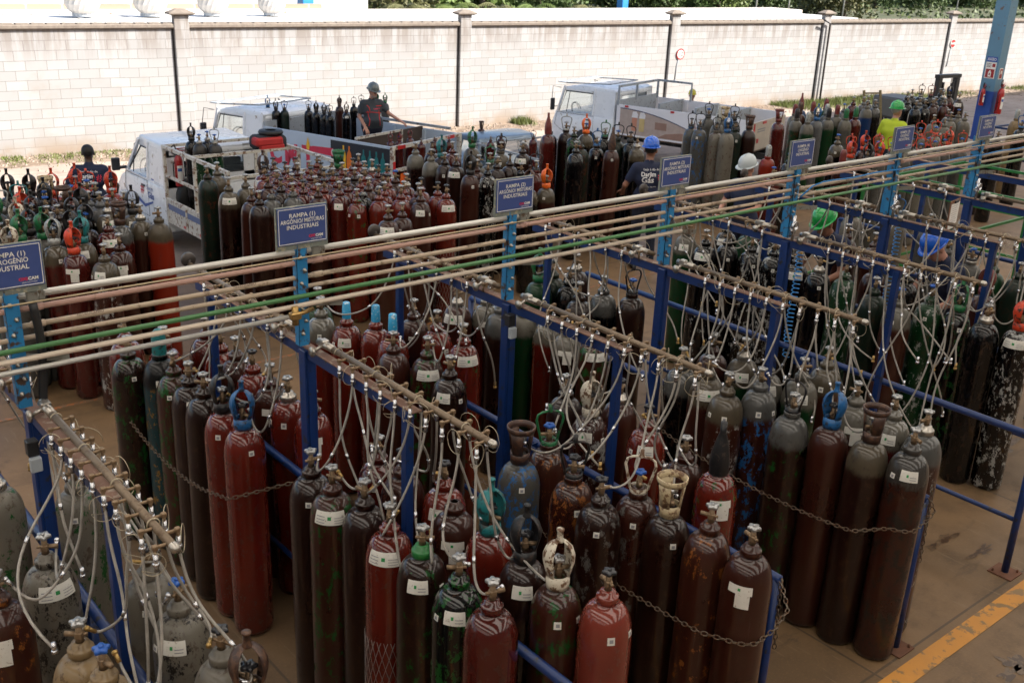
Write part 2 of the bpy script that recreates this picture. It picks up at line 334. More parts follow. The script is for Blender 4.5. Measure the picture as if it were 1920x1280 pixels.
# canopy roof over the filling area with its column
ADDED_SHEET = NT('added_translucent_sheet'); tb_ = ADDED_SHEET.n('BsdfTranslucent', i_Color=(.82, .77, .68, 1)); ADDED_SHEET.t.links.new(tb_.outputs[0], ADDED_SHEET.t.nodes['Material Output'].inputs[0]); ADDED_SHEET = ADDED_SHEET.m
roof = thing('canopy_roof', 'grey sheet metal canopy roof over the loading floor', 'roof', (0, 0, 0))
xs_ = -15.
while xs_ < 49:
    b = MB(); b.box((xs_+1.0, 2.0, 6.0), (2.0, 24, .08)); b.build('roof_sheet', M('roof_underside', (.07, .07, .07), .7), roof)
    b = MB(); b.add([(xs_+2.0, -10, 6.0), (xs_+4, -10, 6.0), (xs_+4, 14, 6.0), (xs_+2.0, 14, 6.0)], [(0, 1, 2, 3)]); b.build('added_light_strip', ADDED_SHEET, roof); xs_ += 4.0  # translucent strips added above the view to light the racks from overhead
b = MB()
for x in range(-13, 49, 6): b.box((x, 2.0, 5.78), (.12, 23.8, .3))
b.build('roof_beam', M('beam_grey', (.07, .075, .08), .6), roof)
blocker = thing('fill_blocker_wall', 'unseen dark hall wall behind the filling racks', 'building')  # unseen walls added to block low fill light from behind the camera
b = MB(); b.box((16, -10, 3), (62, .2, 5.8)); b.box((-15, 0, 3), (.2, 19.6, 5.8)); b.build('wall', M('blocker_wall', (.12, .11, .10), .8), blocker)
CX = at(1838, 262, z=0)
colm = thing('roof_column', 'blue steel roof column carrying warning signs and two extinguishers', 'column', CX, 0)
CLT = M('column_blue_grey', (.10, .22, .33), .5, 0, .12, 3, (.12, .06, .03), .05); CDK = M('column_deep_blue', (.012, .055, .28), .5, 0, .12, 3)
def cz(py): return at(1858, py, X=CX.x-.18).z
zc_ = cz(172)
b = MB(); b.box((0, 0, (zc_+6)/2), (.36, .36, 6-zc_)); b.build('column_top', CLT, colm)
b = MB(); b.box((0, 0, zc_/2), (.364, .364, zc_)); b.build('column_base', CDK, colm)
b = MB(); u, v = (0, -1, 0), (0, 0, 1); xf = -.184; z0 = cz(116)
b.mat(2).box((xf, 0, z0+.06), (.008, .26, .12)); b.mat(0).text('AVISO', (xf-.005, 0, z0+.025), u, v, .10, width=.22, bold=.01); b.mat(0).box((xf, 0, z0-.08), (.008, .26, .14)); b.mat(1).box((xf-.006, -.07, z0-.08), (.004, .07, .08))
for k in range(3): b.mat(3).box((xf-.006, .05, z0-.12+.035*k), (.003, .11, .012))
b.build('notice_plate', [SIGNW, SIGNR, M('notice_blue', (.03, .08, .35), .5), SIGNK], colm)
z0 = cz(138); b = MB(); b.mat(0).box((xf, 0, z0), (.008, .25, .24)); b.mat(1).box((xf-.005, 0, z0), (.006, .21, .20)); b.mat(0).box((xf-.01, 0, z0-.02), (.004, .07, .12)); b.box((xf-.01, 0, z0+.055), (.004, .03, .03)); b.mat(1).box((xf-.0125, 0, z0-.02), (.003, .03, .05))
b.build('extinguisher_plate', [SIGNW, SIGNR], colm)
b = MB(); b.mat(0).box((0, -.184, z0), (.16, .006, .26)); b.mat(1).box((0, -.188, z0), (.12, .006, .22)); b.mat(0).box((0, -.192, z0+.03), (.05, .004, .08)); b.build('side_plate', [SIGNW, SIGNR], colm)
EXR = M('extinguisher_red', (.36, .015, .015), .3, 0, .15, 5, coat=.3)
def extinguisher(loc, s, label, grp=None):
    t = thing('fire_extinguisher', label, 'extinguisher', loc); k = s
    b = MB(); b.lathe([(.0, 0), (.062*k, .005), (.065*k, .02), (.065*k, .40*k), (.05*k, .46*k), (.022*k, .49*k), (.02*k, .52*k)], 16); b.build('tank', EXR, t)
    b = MB(); b.box((0, 0, .545*k), (.04*k, .05*k, .05*k)); b.box((.05*k, 0, .585*k), (.13*k, .02, .012)); b.box((.06*k, 0, .55*k), (.11*k, .02, .012)); b.build('valve_handle', EXR, t)
    b = MB(); b.tube([(-.02*k, 0, .55*k)]+[(-.02*k-.1*k*math.sin(a), -.03, .60*k+.08*k*math.cos(a)-.02) for a in np.linspace(.4, 4.2, 14)]+[(-.085*k, 0, .35*k), (-.085*k, 0, .08*k)], .010, 6); b.build('hose', BLACK, t)
    b = MB(); b.mat(0).lathe([(.0665*k, .1*k), (.0665*k, .33*k)], 8, a0=-2.3, a1=-.9); b.mat(1).lathe([(.0675*k, .24*k), (.0675*k, .29*k)], 8, a0=-2.2, a1=-1.2); b.build('paper_label', [SIGNW, M('label_blue', (.05, .12, .4), .5)], t)
    return t
ze_ = cz(200)
extinguisher((CX.x-.27, CX.y+.03, ze_), .85, 'small red fire extinguisher on the column front')
extinguisher((CX.x-.02, CX.y-.30, at(1872, 214, X=CX.x).z), 1.25, 'larger red fire extinguisher on the column side')
# ================================================================== racks, manifolds, pipe bundle
RX = [1.12+1.417*i for i in range(9)]; PY = 4.70
SN = ['nitrogen sign', 'first argon sign', 'middle argon sign', 'last argon sign', 'nearest oxygen sign', 'middle oxygen sign', 'farthest oxygen sign', 'column side', 'far column side']
GALV = M('galvanised', (.24, .235, .205), .55, .3, .3, 10, (.12, .08, .05), .3)
LOOPW = M('tether_wire', (.42, .36, .26), .5, .4)
def rack(i):
    x = RX[i]; t = thing('pipe_rack', f'blue steel pipe rack standing under the {SN[i]}', 'pipe rack', (x, 0, 0), 0, 'blue pipe racks along the pipe run')
    b = MB(); b.box((0, PY+.02, .965), (.070, .07, 1.93), bev=.004); b.box((.0, PY-.019, .965), (.04, .006, 1.92)); b.build('post', BLUE, t)
    for y in (3.75, 5.95): b = MB(); b.box((0, y, .965), (.045, .045, 1.93), bev=.003); b.build('post', BLUE, t)
    b = MB(); b.box((0, 4.93, 1.915), (.04, 2.42, .06), bev=.003); b.build('crossbeam', BLUE, t)
    b = MB(); b.box((.0, 4.90, 1.949), (.055, 2.46, .006)); b.build('top_plate', M('primer_plate', (.19, .105, .075), .75, 0, .3, 8, (.30, .24, .19), .3), t)
    b = MB(); b.box((-.035, PY-.02, 2.25), (.06, .008, .56)); b.box((-.061, PY+.0, 2.25), (.008, .05, .56)); b.box((-.009, PY+.035, 2.25), (.008, .11, .56)); ch = b.build('channel', LBLUE, t)
    for k in range(7):
        z = 2.04+.07*k; xb = -.045+(k % 2)*.02; b = MB(); b.lathe([(0, -.045), (.005, -.045), (.005, -.030), (.011, -.030), (.011, -.0242), (0, -.0242)], 6, (xb, PY, z), axis='Y'); b.build('bolt', STEEL, ch)
    b = MB(); b.box((.05, PY-.03, 2.19), (.24, .035, .006), R_(-28)); b.box((.05, PY-.046, 2.205), (.24, .004, .03), R_(-28)); b.build('bracket', GALV, t)
    if i in (0, 2, 4):
        pts = [(.045+.012*math.sin(z*9), PY-.05, z) for z in np.linspace(2.46, 1.98, 16)]
        if i == 0: b = MB(); b.tube([(x_+0, y_, z_) for x_, y_, z_ in pts]+[(.03, PY-.14, 1.82)], .019, 8); b.build('conduit', BLACK, t)
    # low railing
    r = thing('floor_railing', f'low blue tube railing beneath the {SN[i]}', 'railing', (x+.045, 0, 0), 0, 'blue floor railings between the cylinder rows')
    b = MB(); b.tube([(0, 2.57, 0), (0, 2.57, 1.06)], .025, 12); b.build('end_post', BLUE, r)
    b = MB(); b.box((0, 2.57, .005), (.17, .17, .010)); b.tube([(.06, 2.51, .01), (.06, 2.51, .03)], .008, 6); b.tube([(-.06, 2.63, .01), (-.06, 2.63, .03)], .008, 6); b.build('base_plate', RUST, r)
    b = MB(); b.tube([(0, 2.55, 1.06), (0, 7.0, 1.06)], .025, 12); b.build('top_rail', BLUE, r)
    b = MB(); b.tube([(0, 2.57, .42), (0, 7.0, .42)], .017, 10); b.build('lower_rail', BLUE, r)
    for y in (4.35, 7.0): b = MB(); b.tube([(0, y, 0), (0, y, 1.06)], .025, 10); b.build('mid_post', BLUE, r)
    b = MB(); b.box((-.03, 4.42, .98), (.11, .16, .01)); b.box((-.03, 4.42, 1.03), (.11, .005, .1)); b.box((-.085, 4.42, 1.03), (.005, .16, .1)); b.build('tray', BLUE, r)
for i in range(8): rack(i)
def manifold(i, y0, y1, outs, label):
    "pipe along Y at the rack, with side outlets"
    x = RX[i]+.02; t = thing('gas_manifold', label, 'manifold', (x, 0, 0), 0, 'gas manifold pipes on the racks'); z = 2.0
    b = MB(); b.tube([(0, y0, z), (0, y1, z)], .017, 10); b.build('pipe', M('dull_steel', (.17, .125, .085), .45, .4, .25, 14, (.12, .08, .05), .3), t)
    if y1 < PY+.3: b = MB(); b.lathe([(0, -.016), (.012, -.014), (.019, -.004), (.019, .02)], 10, (0, y0, z), axis='Y'); b.build('end_cap', STEEL, t)
    for n, (yy, sd_) in enumerate(outs):
        b = MB(); b.tube([(0, yy, z), (sd_*.05, yy, z)], .007, 8); b.box((sd_*.056, yy, z), (.020, .020, .020), bev=.003); b.tube([(sd_*.056, yy, z), (sd_*.056, yy, z-.05)], .007, 8); b.build('outlet', BRASSD, t)
    b = MB()
    for k in np.linspace(y0+.2, y1-.2, 4):
        b.tube([(.024*math.cos(a), k, z+.024*math.sin(a)) for a in np.linspace(-.3, 3.4, 9)], .003, 5)
    b.build('clamp', LOOPW, t)
    yv = y1-.05 if y1 < PY+.3 else y0+.15
    b = MB(); b.tube([(0, yv-.10, z), (0, yv+.05, z)], .021, 10); b.box((0, yv, z+.005), (.044, .05, .044), bev=.006); b.tube([(0, yv, z), (-.06, yv, z-.03)], .010, 8); b.lathe([(0, -.006), (.027, -.004), (.030, .004), (.024, .012), (0, .013)], 12, (-.075, yv, z-.03), axis='X'); b.build('regulator', STEEL, t)
    if y1 > PY+.5:
        b = MB(); b.lathe([(0, 0), (.042, 0), (.048, .008), (.048, .03), (.042, .035), (.038, .028), (0, .028)], 20, (0, y1, z+.03), axis='Y'); b.tube([(0, y1, z), (0, y1, z+.03)], .01); b.build('pressure_gauge', M('gauge_dark', (.06, .05, .045), .4, .4), t)
    return t
HOSES = []
for i in range(7):
    fo = []; bo = []
    for k in range(10):
        y = 3.20+.128*k
        for s_ in (-1, 1):
            if not (i == 6 and k > 5): fo.append((y+.035*s_, s_))
    for k in range(7):
        y = 4.98+.17*k
        for s_ in (-1, 1): bo.append((y+.04*s_, s_))
    manifold(i, 3.12, 4.62, fo, f'dull steel front manifold with hoses below the {SN[i]}')
    manifold(i, 4.85, 6.3, bo, f'rear manifold with pressure gauge behind the {SN[i]}')
    for y, s_ in fo: HOSES.append((i, y, s_, 'front'))
    for y, s_ in bo: HOSES.append((i, y, s_, 'rear'))
# the supply pipes running along the racks
PINK = M('pink_pipe', (.48, .29, .235), .45, 0, .12, 5, (.30, .17, .12), .12); BEI = M('beige_pipe', (.44, .34, .245), .45, 0, .12, 5, (.22, .15, .10), .2)
BEI2 = M('pale_pipe', (.62, .52, .42), .45, .1, .12, 5); SIL = M('aluminium_pipe', (.52, .50, .46), .42, .4, .12, 5); GRN = M('green_pipe', (.06, .18, .06), .4, 0, .12, 5)
def zz(py, Y): return at(300, py, Y=Y).z
def pipe(name, label, py, Y, r, mt, x0=-3, x1=16, breaks=True, txt=None):
    z = zz(py, Y); t = thing(name, label, 'pipe', (0, Y, z))
    b = MB(); b.tube([(x0, 0, 0), (x1, 0, 0)], r, 12); b.build('pipe_run', mt, t)
    if breaks:
        for i in range(8): b = MB(); b.tube([(RX[i]+.04, 0, 0), (RX[i]+.10, 0, 0)], r*1.28, 12); b.build('coupling', mt, t)
    if txt:
        u = Vector((1, 0, 0))
        for X in (RX[0]+.3, RX[1]-.35, RX[1]+.2, RX[2]-.3, RX[2]+.32): b = MB(); b.text(txt, (X, -r*.9, r*.35), u, Vector((0, .45, .89)), .020, th=.002); b.build('pipe_lettering', M('letter_brown', (.10, .06, .04), .6), t)
    return t
t = pipe('supply_pipe', 'silver top pipe of the bundle beneath the blue signs', 513, 4.71, .0165, SIL)
for i in range(7): b = MB(); b.box((RX[i]+.055, 0, -.004), (.05, .055, .055), bev=.006); b.box((RX[i]+.095, 0, -.004), (.03, .045, .045), bev=.006); b.build('clamp_block', GALV, t)
b = MB(); b.tube([(-3, 4.64, zz(527, 4.64)), (16, 4.64, zz(527, 4.64))], .0045, 6); tag(b.build('cable', M('cable_tan', (.42, .33, .2), .5)), 'thin tan cable strung under the silver top pipe', 'cable')
pipe('supply_pipe', 'pink pipe second from top in the bundle', 536, 4.71, .0135, PINK)
pipe('supply_pipe', 'beige pipe with nitrogen lettering in mid bundle', 566, 4.71, .0125, BEI, txt='NITROGÊNIO')
pipe('supply_pipe', 'beige pipe directly above the green pipe', 587, 4.71, .0115, BEI, breaks=False)
pipe('supply_pipe', 'green pipe crossing the front of the racks', 606, 4.60, .0125, GRN, breaks=False)
pipe('supply_pipe', 'pale lowest long pipe beneath the green pipe', 624, 4.60, .0130, BEI2, x1=RX[3], breaks=False)
t = pipe('branch_pipe', 'short silver pipe ending in a brass valve at the nitrogen bay', 643, 4.58, .0125, SIL, x0=-3, x1=2.36, breaks=False)
b = MB(); b.box((2.40, 0, 0), (.06, .04, .04), bev=.006); b.tube([(2.40, 0, -.05), (2.40, 0, .05)], .018, 8); b.tube([(2.4, 0, 0), (2.53, .05, 0)], .012, 8); b.build('brass_valve', BRASS, t)
b = MB(); pts = []
for x in np.linspace(RX[4]+.03, 15, 60): pts.append((x, 4.675, zz(560, 4.675)+.012*math.sin(x*9)*.4+(.0 if x > RX[4]+.2 else -.08*(1-(x-RX[4]-.03)/.17))))
b.tube(pts, .006, 6); tag(b.build('air_hose', M('bright_blue_hose', (.01, .20, .55), .4)), 'thin bright blue hose tied along the pipes on the right', 'hose')
# ramp signs
SB = M('sign_blue', (.045, .075, .235), .45, 0, .05, 3); SBACK = M('sign_board', (.16, .18, .16), .6, 0, .3, 12, (.3, .28, .2), .3)
SRED = M('logo_red', (.55, .02, .06), .5)
def rsign(i, l1, l2, l3, label):
    t = thing('ramp_sign', label, 'sign', (RX[i]-.03, PY-.03, 2.52), 0)
    b = MB(); b.box((0, .012, .10), (.295, .014, .225)); b.build('backing_board', SBACK, t)
    b = MB(); u, v = (1, 0, 0), (0, 0, 1); W, H = .282, .192; zc = .112
    b.mat(0).box((0, .002, zc), (W, .006, H)); b.mat(1)
    for s_ in (-1, 1): b.box((0, -.0015, zc+s_*(H/2-.006)), (W-.010, .002, .003)); b.box((s_*(W/2-.006), -.0015, zc), (.003, .002, H-.014))
    z = zc+.045
    for k, l in enumerate((l1, l2, l3)):
        b.text(l, (-.0, -.0015, z-k*.030), u, v, .031, bold=.012, width=min(.25, .0165*len(l)))
    b.mat(2).text('OXI', (.052, -.0015, zc-.068), u, v, .020, 'CENTER', width=.037, bold=.04); b.mat(1).text('CAM', (.094, -.0015, zc-.068), u, v, .020, 'CENTER', width=.043, bold=.04)
    b.text('GASES INDUSTRIAIS', (.078, -.0015, zc-.080), u, v, .0075, width=.065)
    b.build('sign_face', [SB, WHITE, SRED], t)
AR, OX = ('ARGÔNIO/ MISTURAS', 'INDUSTRIAIS'), ('OXIGÊNIO', 'INDUSTRIAL')
rsign(0, 'RAMPA (1)', 'NITROGÊNIO', 'INDUSTRIAL', 'blue rampa 1 sign with OGÊNIO INDUSTRIAL lettering, cut off at left')
rsign(1, 'RAMPA (1)', *AR, 'blue sign reading RAMPA 1 ARGÔNIO MISTURAS INDUSTRIAIS')
rsign(2, 'RAMPA (2)', *AR, 'blue RAMPA 2 argônio sign nearer the orange-capped cylinder, third sign')
rsign(3, 'RAMPA (2)', *AR, 'blue RAMPA 2 argônio sign in front of the blue helmet worker')
rsign(4, 'RAMPA (4)', *OX, 'blue sign reading RAMPA 4 OXIGÊNIO INDUSTRIAL')
rsign(5, 'RAMPA (3)', *OX, 'blue RAMPA 3 oxigênio sign beside the lime shirted worker')
rsign(6, 'RAMPA (2)', *OX, 'blue RAMPA 2 oxigênio sign nearest the column')
# spiral air hoses on two posts
def coil(i, z0, z1, label):
    b = MB(); n = 26; pts = []
    for k in range(n*8): a = k/8*2*math.pi; f = k/(n*8); pts.append((RX[i]+.075+.028*math.cos(a)+.012*math.sin(f*7), PY-.06+.028*math.sin(a), z0+(z1-z0)*f))
    b.tube(pts, .0042, 5); tag(b.build('coiled_hose', M('bright_blue_hose', (.01, .20, .55), .4)), label, 'hose', 'blue coiled air hoses')
coil(4, 1.85, .95, 'bright blue coiled air hose on post below nearest oxygen sign')
coil(5, 1.85, .95, 'bright blue coiled air hose on post below middle oxygen sign')
def gaugeset(i, label):
    t = thing('pressure_regulator', label, 'regulator', (RX[i]-.07, PY-.07, 2.02), 0, 'pressure regulators on the posts')
    b = MB(); b.tube([(0, 0, -.06), (0, 0, .14)], .012, 8); b.box((0, 0, .03), (.035, .035, .05), bev=.006); b.tube([(0, 0, .03), (-.05, -.02, .03)], .01); b.build('valve_body', CHROME, t)
    b = MB(); b.lathe([(0, 0), (.030, 0), (.034, -.008), (.034, -.022), (.029, -.024), (.028, -.018), (0, -.018)], 16, (-.03, -.02, .07), axis='Y'); b.build('gauge', CHROME, t)
for i in (4, 5, 6): gaugeset(i, f'chrome regulator with round gauge on the {SN[i]} post')
# ================================================================== gas cylinders
RB = .12; HN = 1.42
_body = None
def bodymesh():
    b = MB(); pr = [(0, .012), (.05, .006), (.095, .0), (.112, .012), (RB, .045), (RB, .4), (RB, .8), (RB, 1.19)]
    for k in range(1, 9):
        a = math.pi/2*k/8.; pr.append((.046+(RB-.046)*math.cos(a)**.85, 1.20+.158*math.sin(a)))
    pr += [(.044, 1.372), (.040, 1.390)]
    b.lathe(pr, 24); return b
bm_ = bodymesh(); BODY = {}
def body_mesh(mt):
    if mt.name not in BODY: BODY[mt.name] = bm_.mesh('cylinder_body', mt)
    return BODY[mt.name]
b = MB(); b.T = Matrix.Translation((0, 0, HN)); b.lathe([(.042, -.052), (.050, -.048), (.051, -.020), (.047, -.014), (.036, -.012), (.034, .006), (.018, .010)], 16); _collar = b
b = MB(); b.tube([(0, 0, 0), (0, 0, .085)], [.017, .012], 8); b.box((0, 0, .035), (.032, .030, .034), bev=.005); b.tube([(.01, 0, .04), (.055, 0, .04)], .011, 8); b.tube([(-.01, 0, .04), (-.032, 0, .04)], .008, 6); VALVE = b.mesh('valve', BRASSD)
def wheel(mt):
    b = MB(); n = 30; P = []
    for z, q in ((.082, .8), (.086, 1), (.098, 1), (.102, .8)):
        for k in range(n): a = 2*math.pi*k/n; r = (.029+.0055*math.cos(5*a))*q; P.append((r*math.cos(a), r*math.sin(a), z))
    F = [(r*n+k, r*n+(k+1) % n, r*n+n+(k+1) % n, r*n+n+k) for r in range(3) for k in range(n)]+[tuple(range(n)), tuple(range(3*n, 4*n))]
    b.add(P, F, True); b.tube([(0, 0, .10), (0, 0, .108)], .010, 8); return b.mesh('handwheel', mt)
WHEELS = {'v': wheel(M('wheel_steel', (.34, .34, .34), .3, .7, .3, 30)), 'k': wheel(M('wheel_black', (.02, .02, .024), .3, .1)), 'u': wheel(M('wheel_blue', (.01, .08, .35), .35)), 'r': wheel(EXR)}
COLLAR = {}
for k_, m_ in (('m', M('collar_brown', (.07, .045, .035), .55, .2, .3, 20)), ('s', STEEL), ('g', GREENP), ('y', M('collar_yellow', (.45, .28, .03), .5))): COLLAR[k_] = _collar.mesh('collar', m_)
def capmesh(kind, c):
    b = MB(); mt = CAPM[c]
    base = [(.052, -.045), (.055, -.02), (.052, .02)]
    if kind == 'T':   # tulip guard: two broad arms closing to a knob, windows between
        b.lathe(base, 18, th=.006)
        arm = [(.052, .015), (.062, .05), (.072, .09), (.072, .12), (.060, .155), (.038, .178), (.016, .188)]
        for a in (0, math.pi): b.lathe(arm, 9, a0=a-.88, a1=a+.88, th=.006)
        b.lathe([(0, .182), (.020, .183), (.020, .19), (.014, .20), (.014, .235), (.018, .238), (.017, .246), (0, .248)], 10)
    elif kind == 'H':  # open hoop of bent bar
        b.lathe([(.046, -.035), (.050, .012)], 14, th=.006)
        for a in (0, math.pi):
            ca, sa = math.cos(a), math.sin(a)
            b.tube([(r*ca, r*sa, z) for r, z in ((.048, .0), (.052, .03), (.068, .09), (.078, .135), (.070, .165), (.045, .180), (0, .185))], .0075, 6)
        b.lathe([(.013, .18), (.015, .19), (.012, .20), (.012, .225), (0, .228)], 8)
    elif kind == 'C':  # open topped cup with windows
        b.lathe([(.052, -.045), (.056, .02)], 18, th=.006); b.lathe([(.072, .135), (.078, .15), (.080, .17)], 20, th=.007)
        for q in range(3): a = q*2.094+.5; b.lathe([(.056, .012), (.064, .08), (.073, .142)], 6, a0=a-.55, a1=a+.55, th=.006)
    elif kind == 'P':  # closed round cap
        b.lathe([(.042, -.05), (.046, .0), (.046, .10), (.040, .135), (.022, .155), (0, .16)], 16)
        b.lathe([(.048, -.05), (.050, -.03), (.046, -.02)], 16)
    elif kind == 'X':  # taped valve
        b.lathe([(.032, .0), (.034, .02), (.029, .125), (.022, .13), (0, .131)], 10)
    elif kind == 'L':  # long tall closed guard
        b.lathe([(.052, -.045), (.055, .02), (.05, .08), (.03, .16), (.018, .20), (.018, .26), (0, .262)], 14)
    return b.mesh('valve_guard', mt)
CAPS = {}
PAPER = M('sticker_paper', (.62, .60, .55), .45, 0, .08, 30, (.35, .30, .24), .12); SGRN = M('sticker_green', (.02, .22, .06), .5); SINK = M('sticker_ink', (.22, .22, .24), .6)
def patch(b, z0, z1, a0, a1, off, nz=4, na=6):
    pr = [(RB, 1.20)]+[(.046+(RB-.046)*math.cos(math.pi/2*k/8)**.85, 1.20+.158*math.sin(math.pi/2*k/8)) for k in range(1, 9)]
    def rad(z):
        if z <= 1.20: return RB
        for (r0, q0), (r1, q1) in zip(pr, pr[1:]):
            if q0 <= z <= q1: return r0+(r1-r0)*(z-q0)/(q1-q0)
        return .046
    vs = []
    for i in range(nz+1):
        z = z0+(z1-z0)*i/nz; r = rad(z)+off
        for j in range(na+1): a = a0+(a1-a0)*j/na; vs.append((r*math.cos(a), r*math.sin(a), z+off*.6))
    b.add(vs, [(i*(na+1)+j, i*(na+1)+j+1, (i+1)*(na+1)+j+1, (i+1)*(na+1)+j) for i in range(nz) for j in range(na)], True)
def sticker(kind):
    b = MB(); b.mat(0)
    if kind == 0:    # broad arched hazard label
        patch(b, 1.245, 1.315, -.72, .72, .0022, 5, 10); b.mat(1); patch(b, 1.272, 1.290, -.09, .07, .0036, 1, 1); b.mat(2)
        for q in range(3): patch(b, 1.255+q*.013, 1.258+q*.013, .2, .62, .0036, 1, 4); patch(b, 1.255+q*.016, 1.259+q*.016, -.62, -.22, .0036, 1, 4)
    elif kind == 1: patch(b, 1.24, 1.27, -.13, .13, .0022, 2, 3); b.mat(2); patch(b, 1.245, 1.260, -.07, .07, .0034, 1, 2)
    elif kind == 2: patch(b, 1.225, 1.262, -.14, .14, .0022, 2, 3); b.mat(2); patch(b, 1.235, 1.252, -.06, .08, .0034, 1, 2)
    elif kind == 3: patch(b, 1.235, 1.30, -.55, .3, .0022, 5, 7); b.mat(1); patch(b, 1.262, 1.278, -.26, -.16, .0036, 1, 1); b.mat(2); patch(b, 1.248, 1.252, -.1, .2, .0036, 1, 3); patch(b, 1.262, 1.266, -.1, .2, .0036, 1, 3)
    elif kind == 4: patch(b, 1.215, 1.26, -.5, .5, .0022, 3, 8); patch(b, 1.14, 1.216, -.15, .42, .0022, 3, 5); b.mat(1); patch(b, 1.232, 1.246, -.08, .03, .0036, 1, 1)
    return b.mesh('paper_label', [PAPER, SGRN, SINK])
STICK = [sticker(k) for k in range(5)]
NET = M('protective_net', (.25, .23, .21), .6)
def netmesh(col):
    b = MB(); n = 22
    for s_ in (-1, 1):
        for k in range(n):
            a = 2*math.pi*k/n; b.tube([((RB+.003)*math.cos(a+s_*z*2.4), (RB+.003)*math.sin(a+s_*z*2.4), .05+z) for z in np.linspace(0, .75, 10)], .0014, 3)
    return b.mesh('protective_net', col)
NETM = netmesh(NET)
CYLS = []
ORD = ['', 'second', 'third', 'fourth', 'fifth', 'sixth', 'seventh', 'eighth', 'ninth', 'tenth', 'eleventh', 'twelfth', 'thirteenth', 'fourteenth', 'fifteenth', 'sixteenth', 'seventeenth', 'eighteenth', 'nineteenth', 'twentieth', 'twenty-first', 'twenty-second', 'twenty-third', 'twenty-fourth', 'twenty-fifth', 'twenty-sixth', 'twenty-seventh', 'twenty-eighth', 'twenty-ninth', 'thirtieth', 'thirty-first', 'thirty-second', 'thirty-third', 'thirty-fourth', 'thirty-fifth', 'thirty-sixth', 'thirty-seventh', 'thirty-eighth', 'thirty-ninth', 'fortieth', 'forty-first', 'forty-second', 'forty-third', 'forty-fourth', 'forty-fifth', 'forty-sixth']
TOPN = {'v': 'silver wheel', 'k': 'black wheel', 'u': 'blue wheel', 'r': 'red wheel', 'n': 'bare neck'}
KN = {'T': 'guard', 'H': 'hoop', 'C': 'cup', 'P': 'cap', 'X': 'wrap', 'L': 'cone'}
def look(st, top):
    body = CN[st[0]]; chip = st[st.index('+')+1] if '+' in st else None; sh = st[st.index('.')+1] if '.' in st else None
    tp = TOPN[top] if top in TOPN else f'{CAPN[top[1]]} {KN[top[0]]}'
    if len(body.split()) == 1 and chip: return f'{body} {CHN[chip]}-chipped cylinder with {tp}'
    if len(body.split()) == 1 and sh: return f'{CN[sh].split()[-1]}-shouldered {body} cylinder with {tp}'
    return f'{body} cylinder with {tp}'
def parse(data):
    out = []
    for e in data.split():
        f = e.split(','); out.append((float(f[0]), float(f[1]), f[2], f[3], f[4] if len(f) > 4 else ''))
    return out
def cyl(x, y, zb, h, st, top, extra, label, group, k=None):
    CYLS.append(dict(x=x, y=y, zb=zb, h=h, st=st, top=top, ex=extra, label=label, group=group, fix='F' in extra))
SH = {'s': 'S', 'w': 'W', 'y': 'Y', 'a': 'A', 'k': 'K', 'o': 'O'}
CNS = {'s': 'silver', 'w': 'white', 'y': 'cream', 'a': 'grey', 'k': 'black', 'o': 'red'}
CN.update(CNS)
def row(data, h, where, group, zb=0., near=True):
    L_ = parse(data); P_ = [(at(px, py, z=zb+h), st, top, ex) for px, py, st, top, ex in L_]
    if near: P_.sort(key=lambda e: e[0].y)
    else: P_.sort(key=lambda e: at_px(e[0]))
    for n, (p, st, top, ex) in enumerate(P_):
        o = (ORD[n]+' nearest' if n else 'nearest') if near else ((ORD[n]+' from left') if n else 'leftmost')
        cyl(p.x, p.y, zb, h*random.uniform(.985, 1.015), st, top, ex, f'{look(st, top)}, {o} {where}', group)
def at_px(p):
    d = np.array(p)-np.array([0, 0, CAMZ]); return float(d@_R/(d@_F))
g = 'cylinders standing in the filling racks'
row('585,870,N,v,1 627,906,B+g,v,0 678,930,N,v 728,976,R,v,0N 793,1023,N+g,v,3G 862,1076,K+g,v,3 918,1120,D,v', 1.42, 'in left row before first argon sign', g)
row('710,863,D,v,1 740,890,B,k,2 795,896,R,k,3 853,936,B,n,4 907,970,R,Tt 973,1053,N,Tk,3 1035,1086,B+g,Tw,2 1110,1100,V,k,2', 1.42, 'in right row before first argon sign', g)
row('237,632,R,v 264,650,N+g,v,1 290,656,T.k+y,Pt,4 324,687,B+g,v,1 354,710,N,v,3 379,735,N,v 416,757,R,Tk,1 454,784,R,Tu,1', 1.42, 'in left row behind first argon sign', g)
row('340,637,R,v,1 386,650,R,v 422,675,B,v,1 455,682,R,k,1 492,712,B,v,4 525,725,R,v,2 575,762,R,v,4 363,628,D,v,1', 1.42, 'in right row behind first argon sign', g)
row('975,850,A+u,Cb,1 1030,824,B+o,Hg 1077,890,B+o,Hk,2 1128,925,N+a,k,1 1198,913,B+a,Hw,1 1257,943,N,Cy,1 1332,980,B+o,v 1395,1010,B,v,4', 1.42, 'in left row before middle argon sign', g)
row('653,594,R,Xc,3 687,604,R,Xc 720,617,R,Xc,1 752,647,B,v,1 789,654,B+g,v,0 840,697,N,v,3 625,585,R.w,v,1 602,570,G,v,1', 1.42, 'in left row behind middle argon sign', g)
row('775,590,B,v,1 812,612,R,v,2 858,640,R+g,v,0 905,560,D.w,n,4 870,560,B,v,0 930,570,N.s,n', 1.42, 'in right row behind middle argon sign', g)
row('1105,760,B+w,Tw,3 1217,790,R,k,3 1283,850,B,v,1 1342,873,R+g,Lk,4 1062,735,N,v 1150,745,B,k', 1.40, 'in right row before middle argon sign', g)
row('990,585,G.w,n 1030,592,R.w,n 1068,622,N.w,n,4 1110,632,B+g,n,0', 1.26, 'in left row behind last argon sign', g)
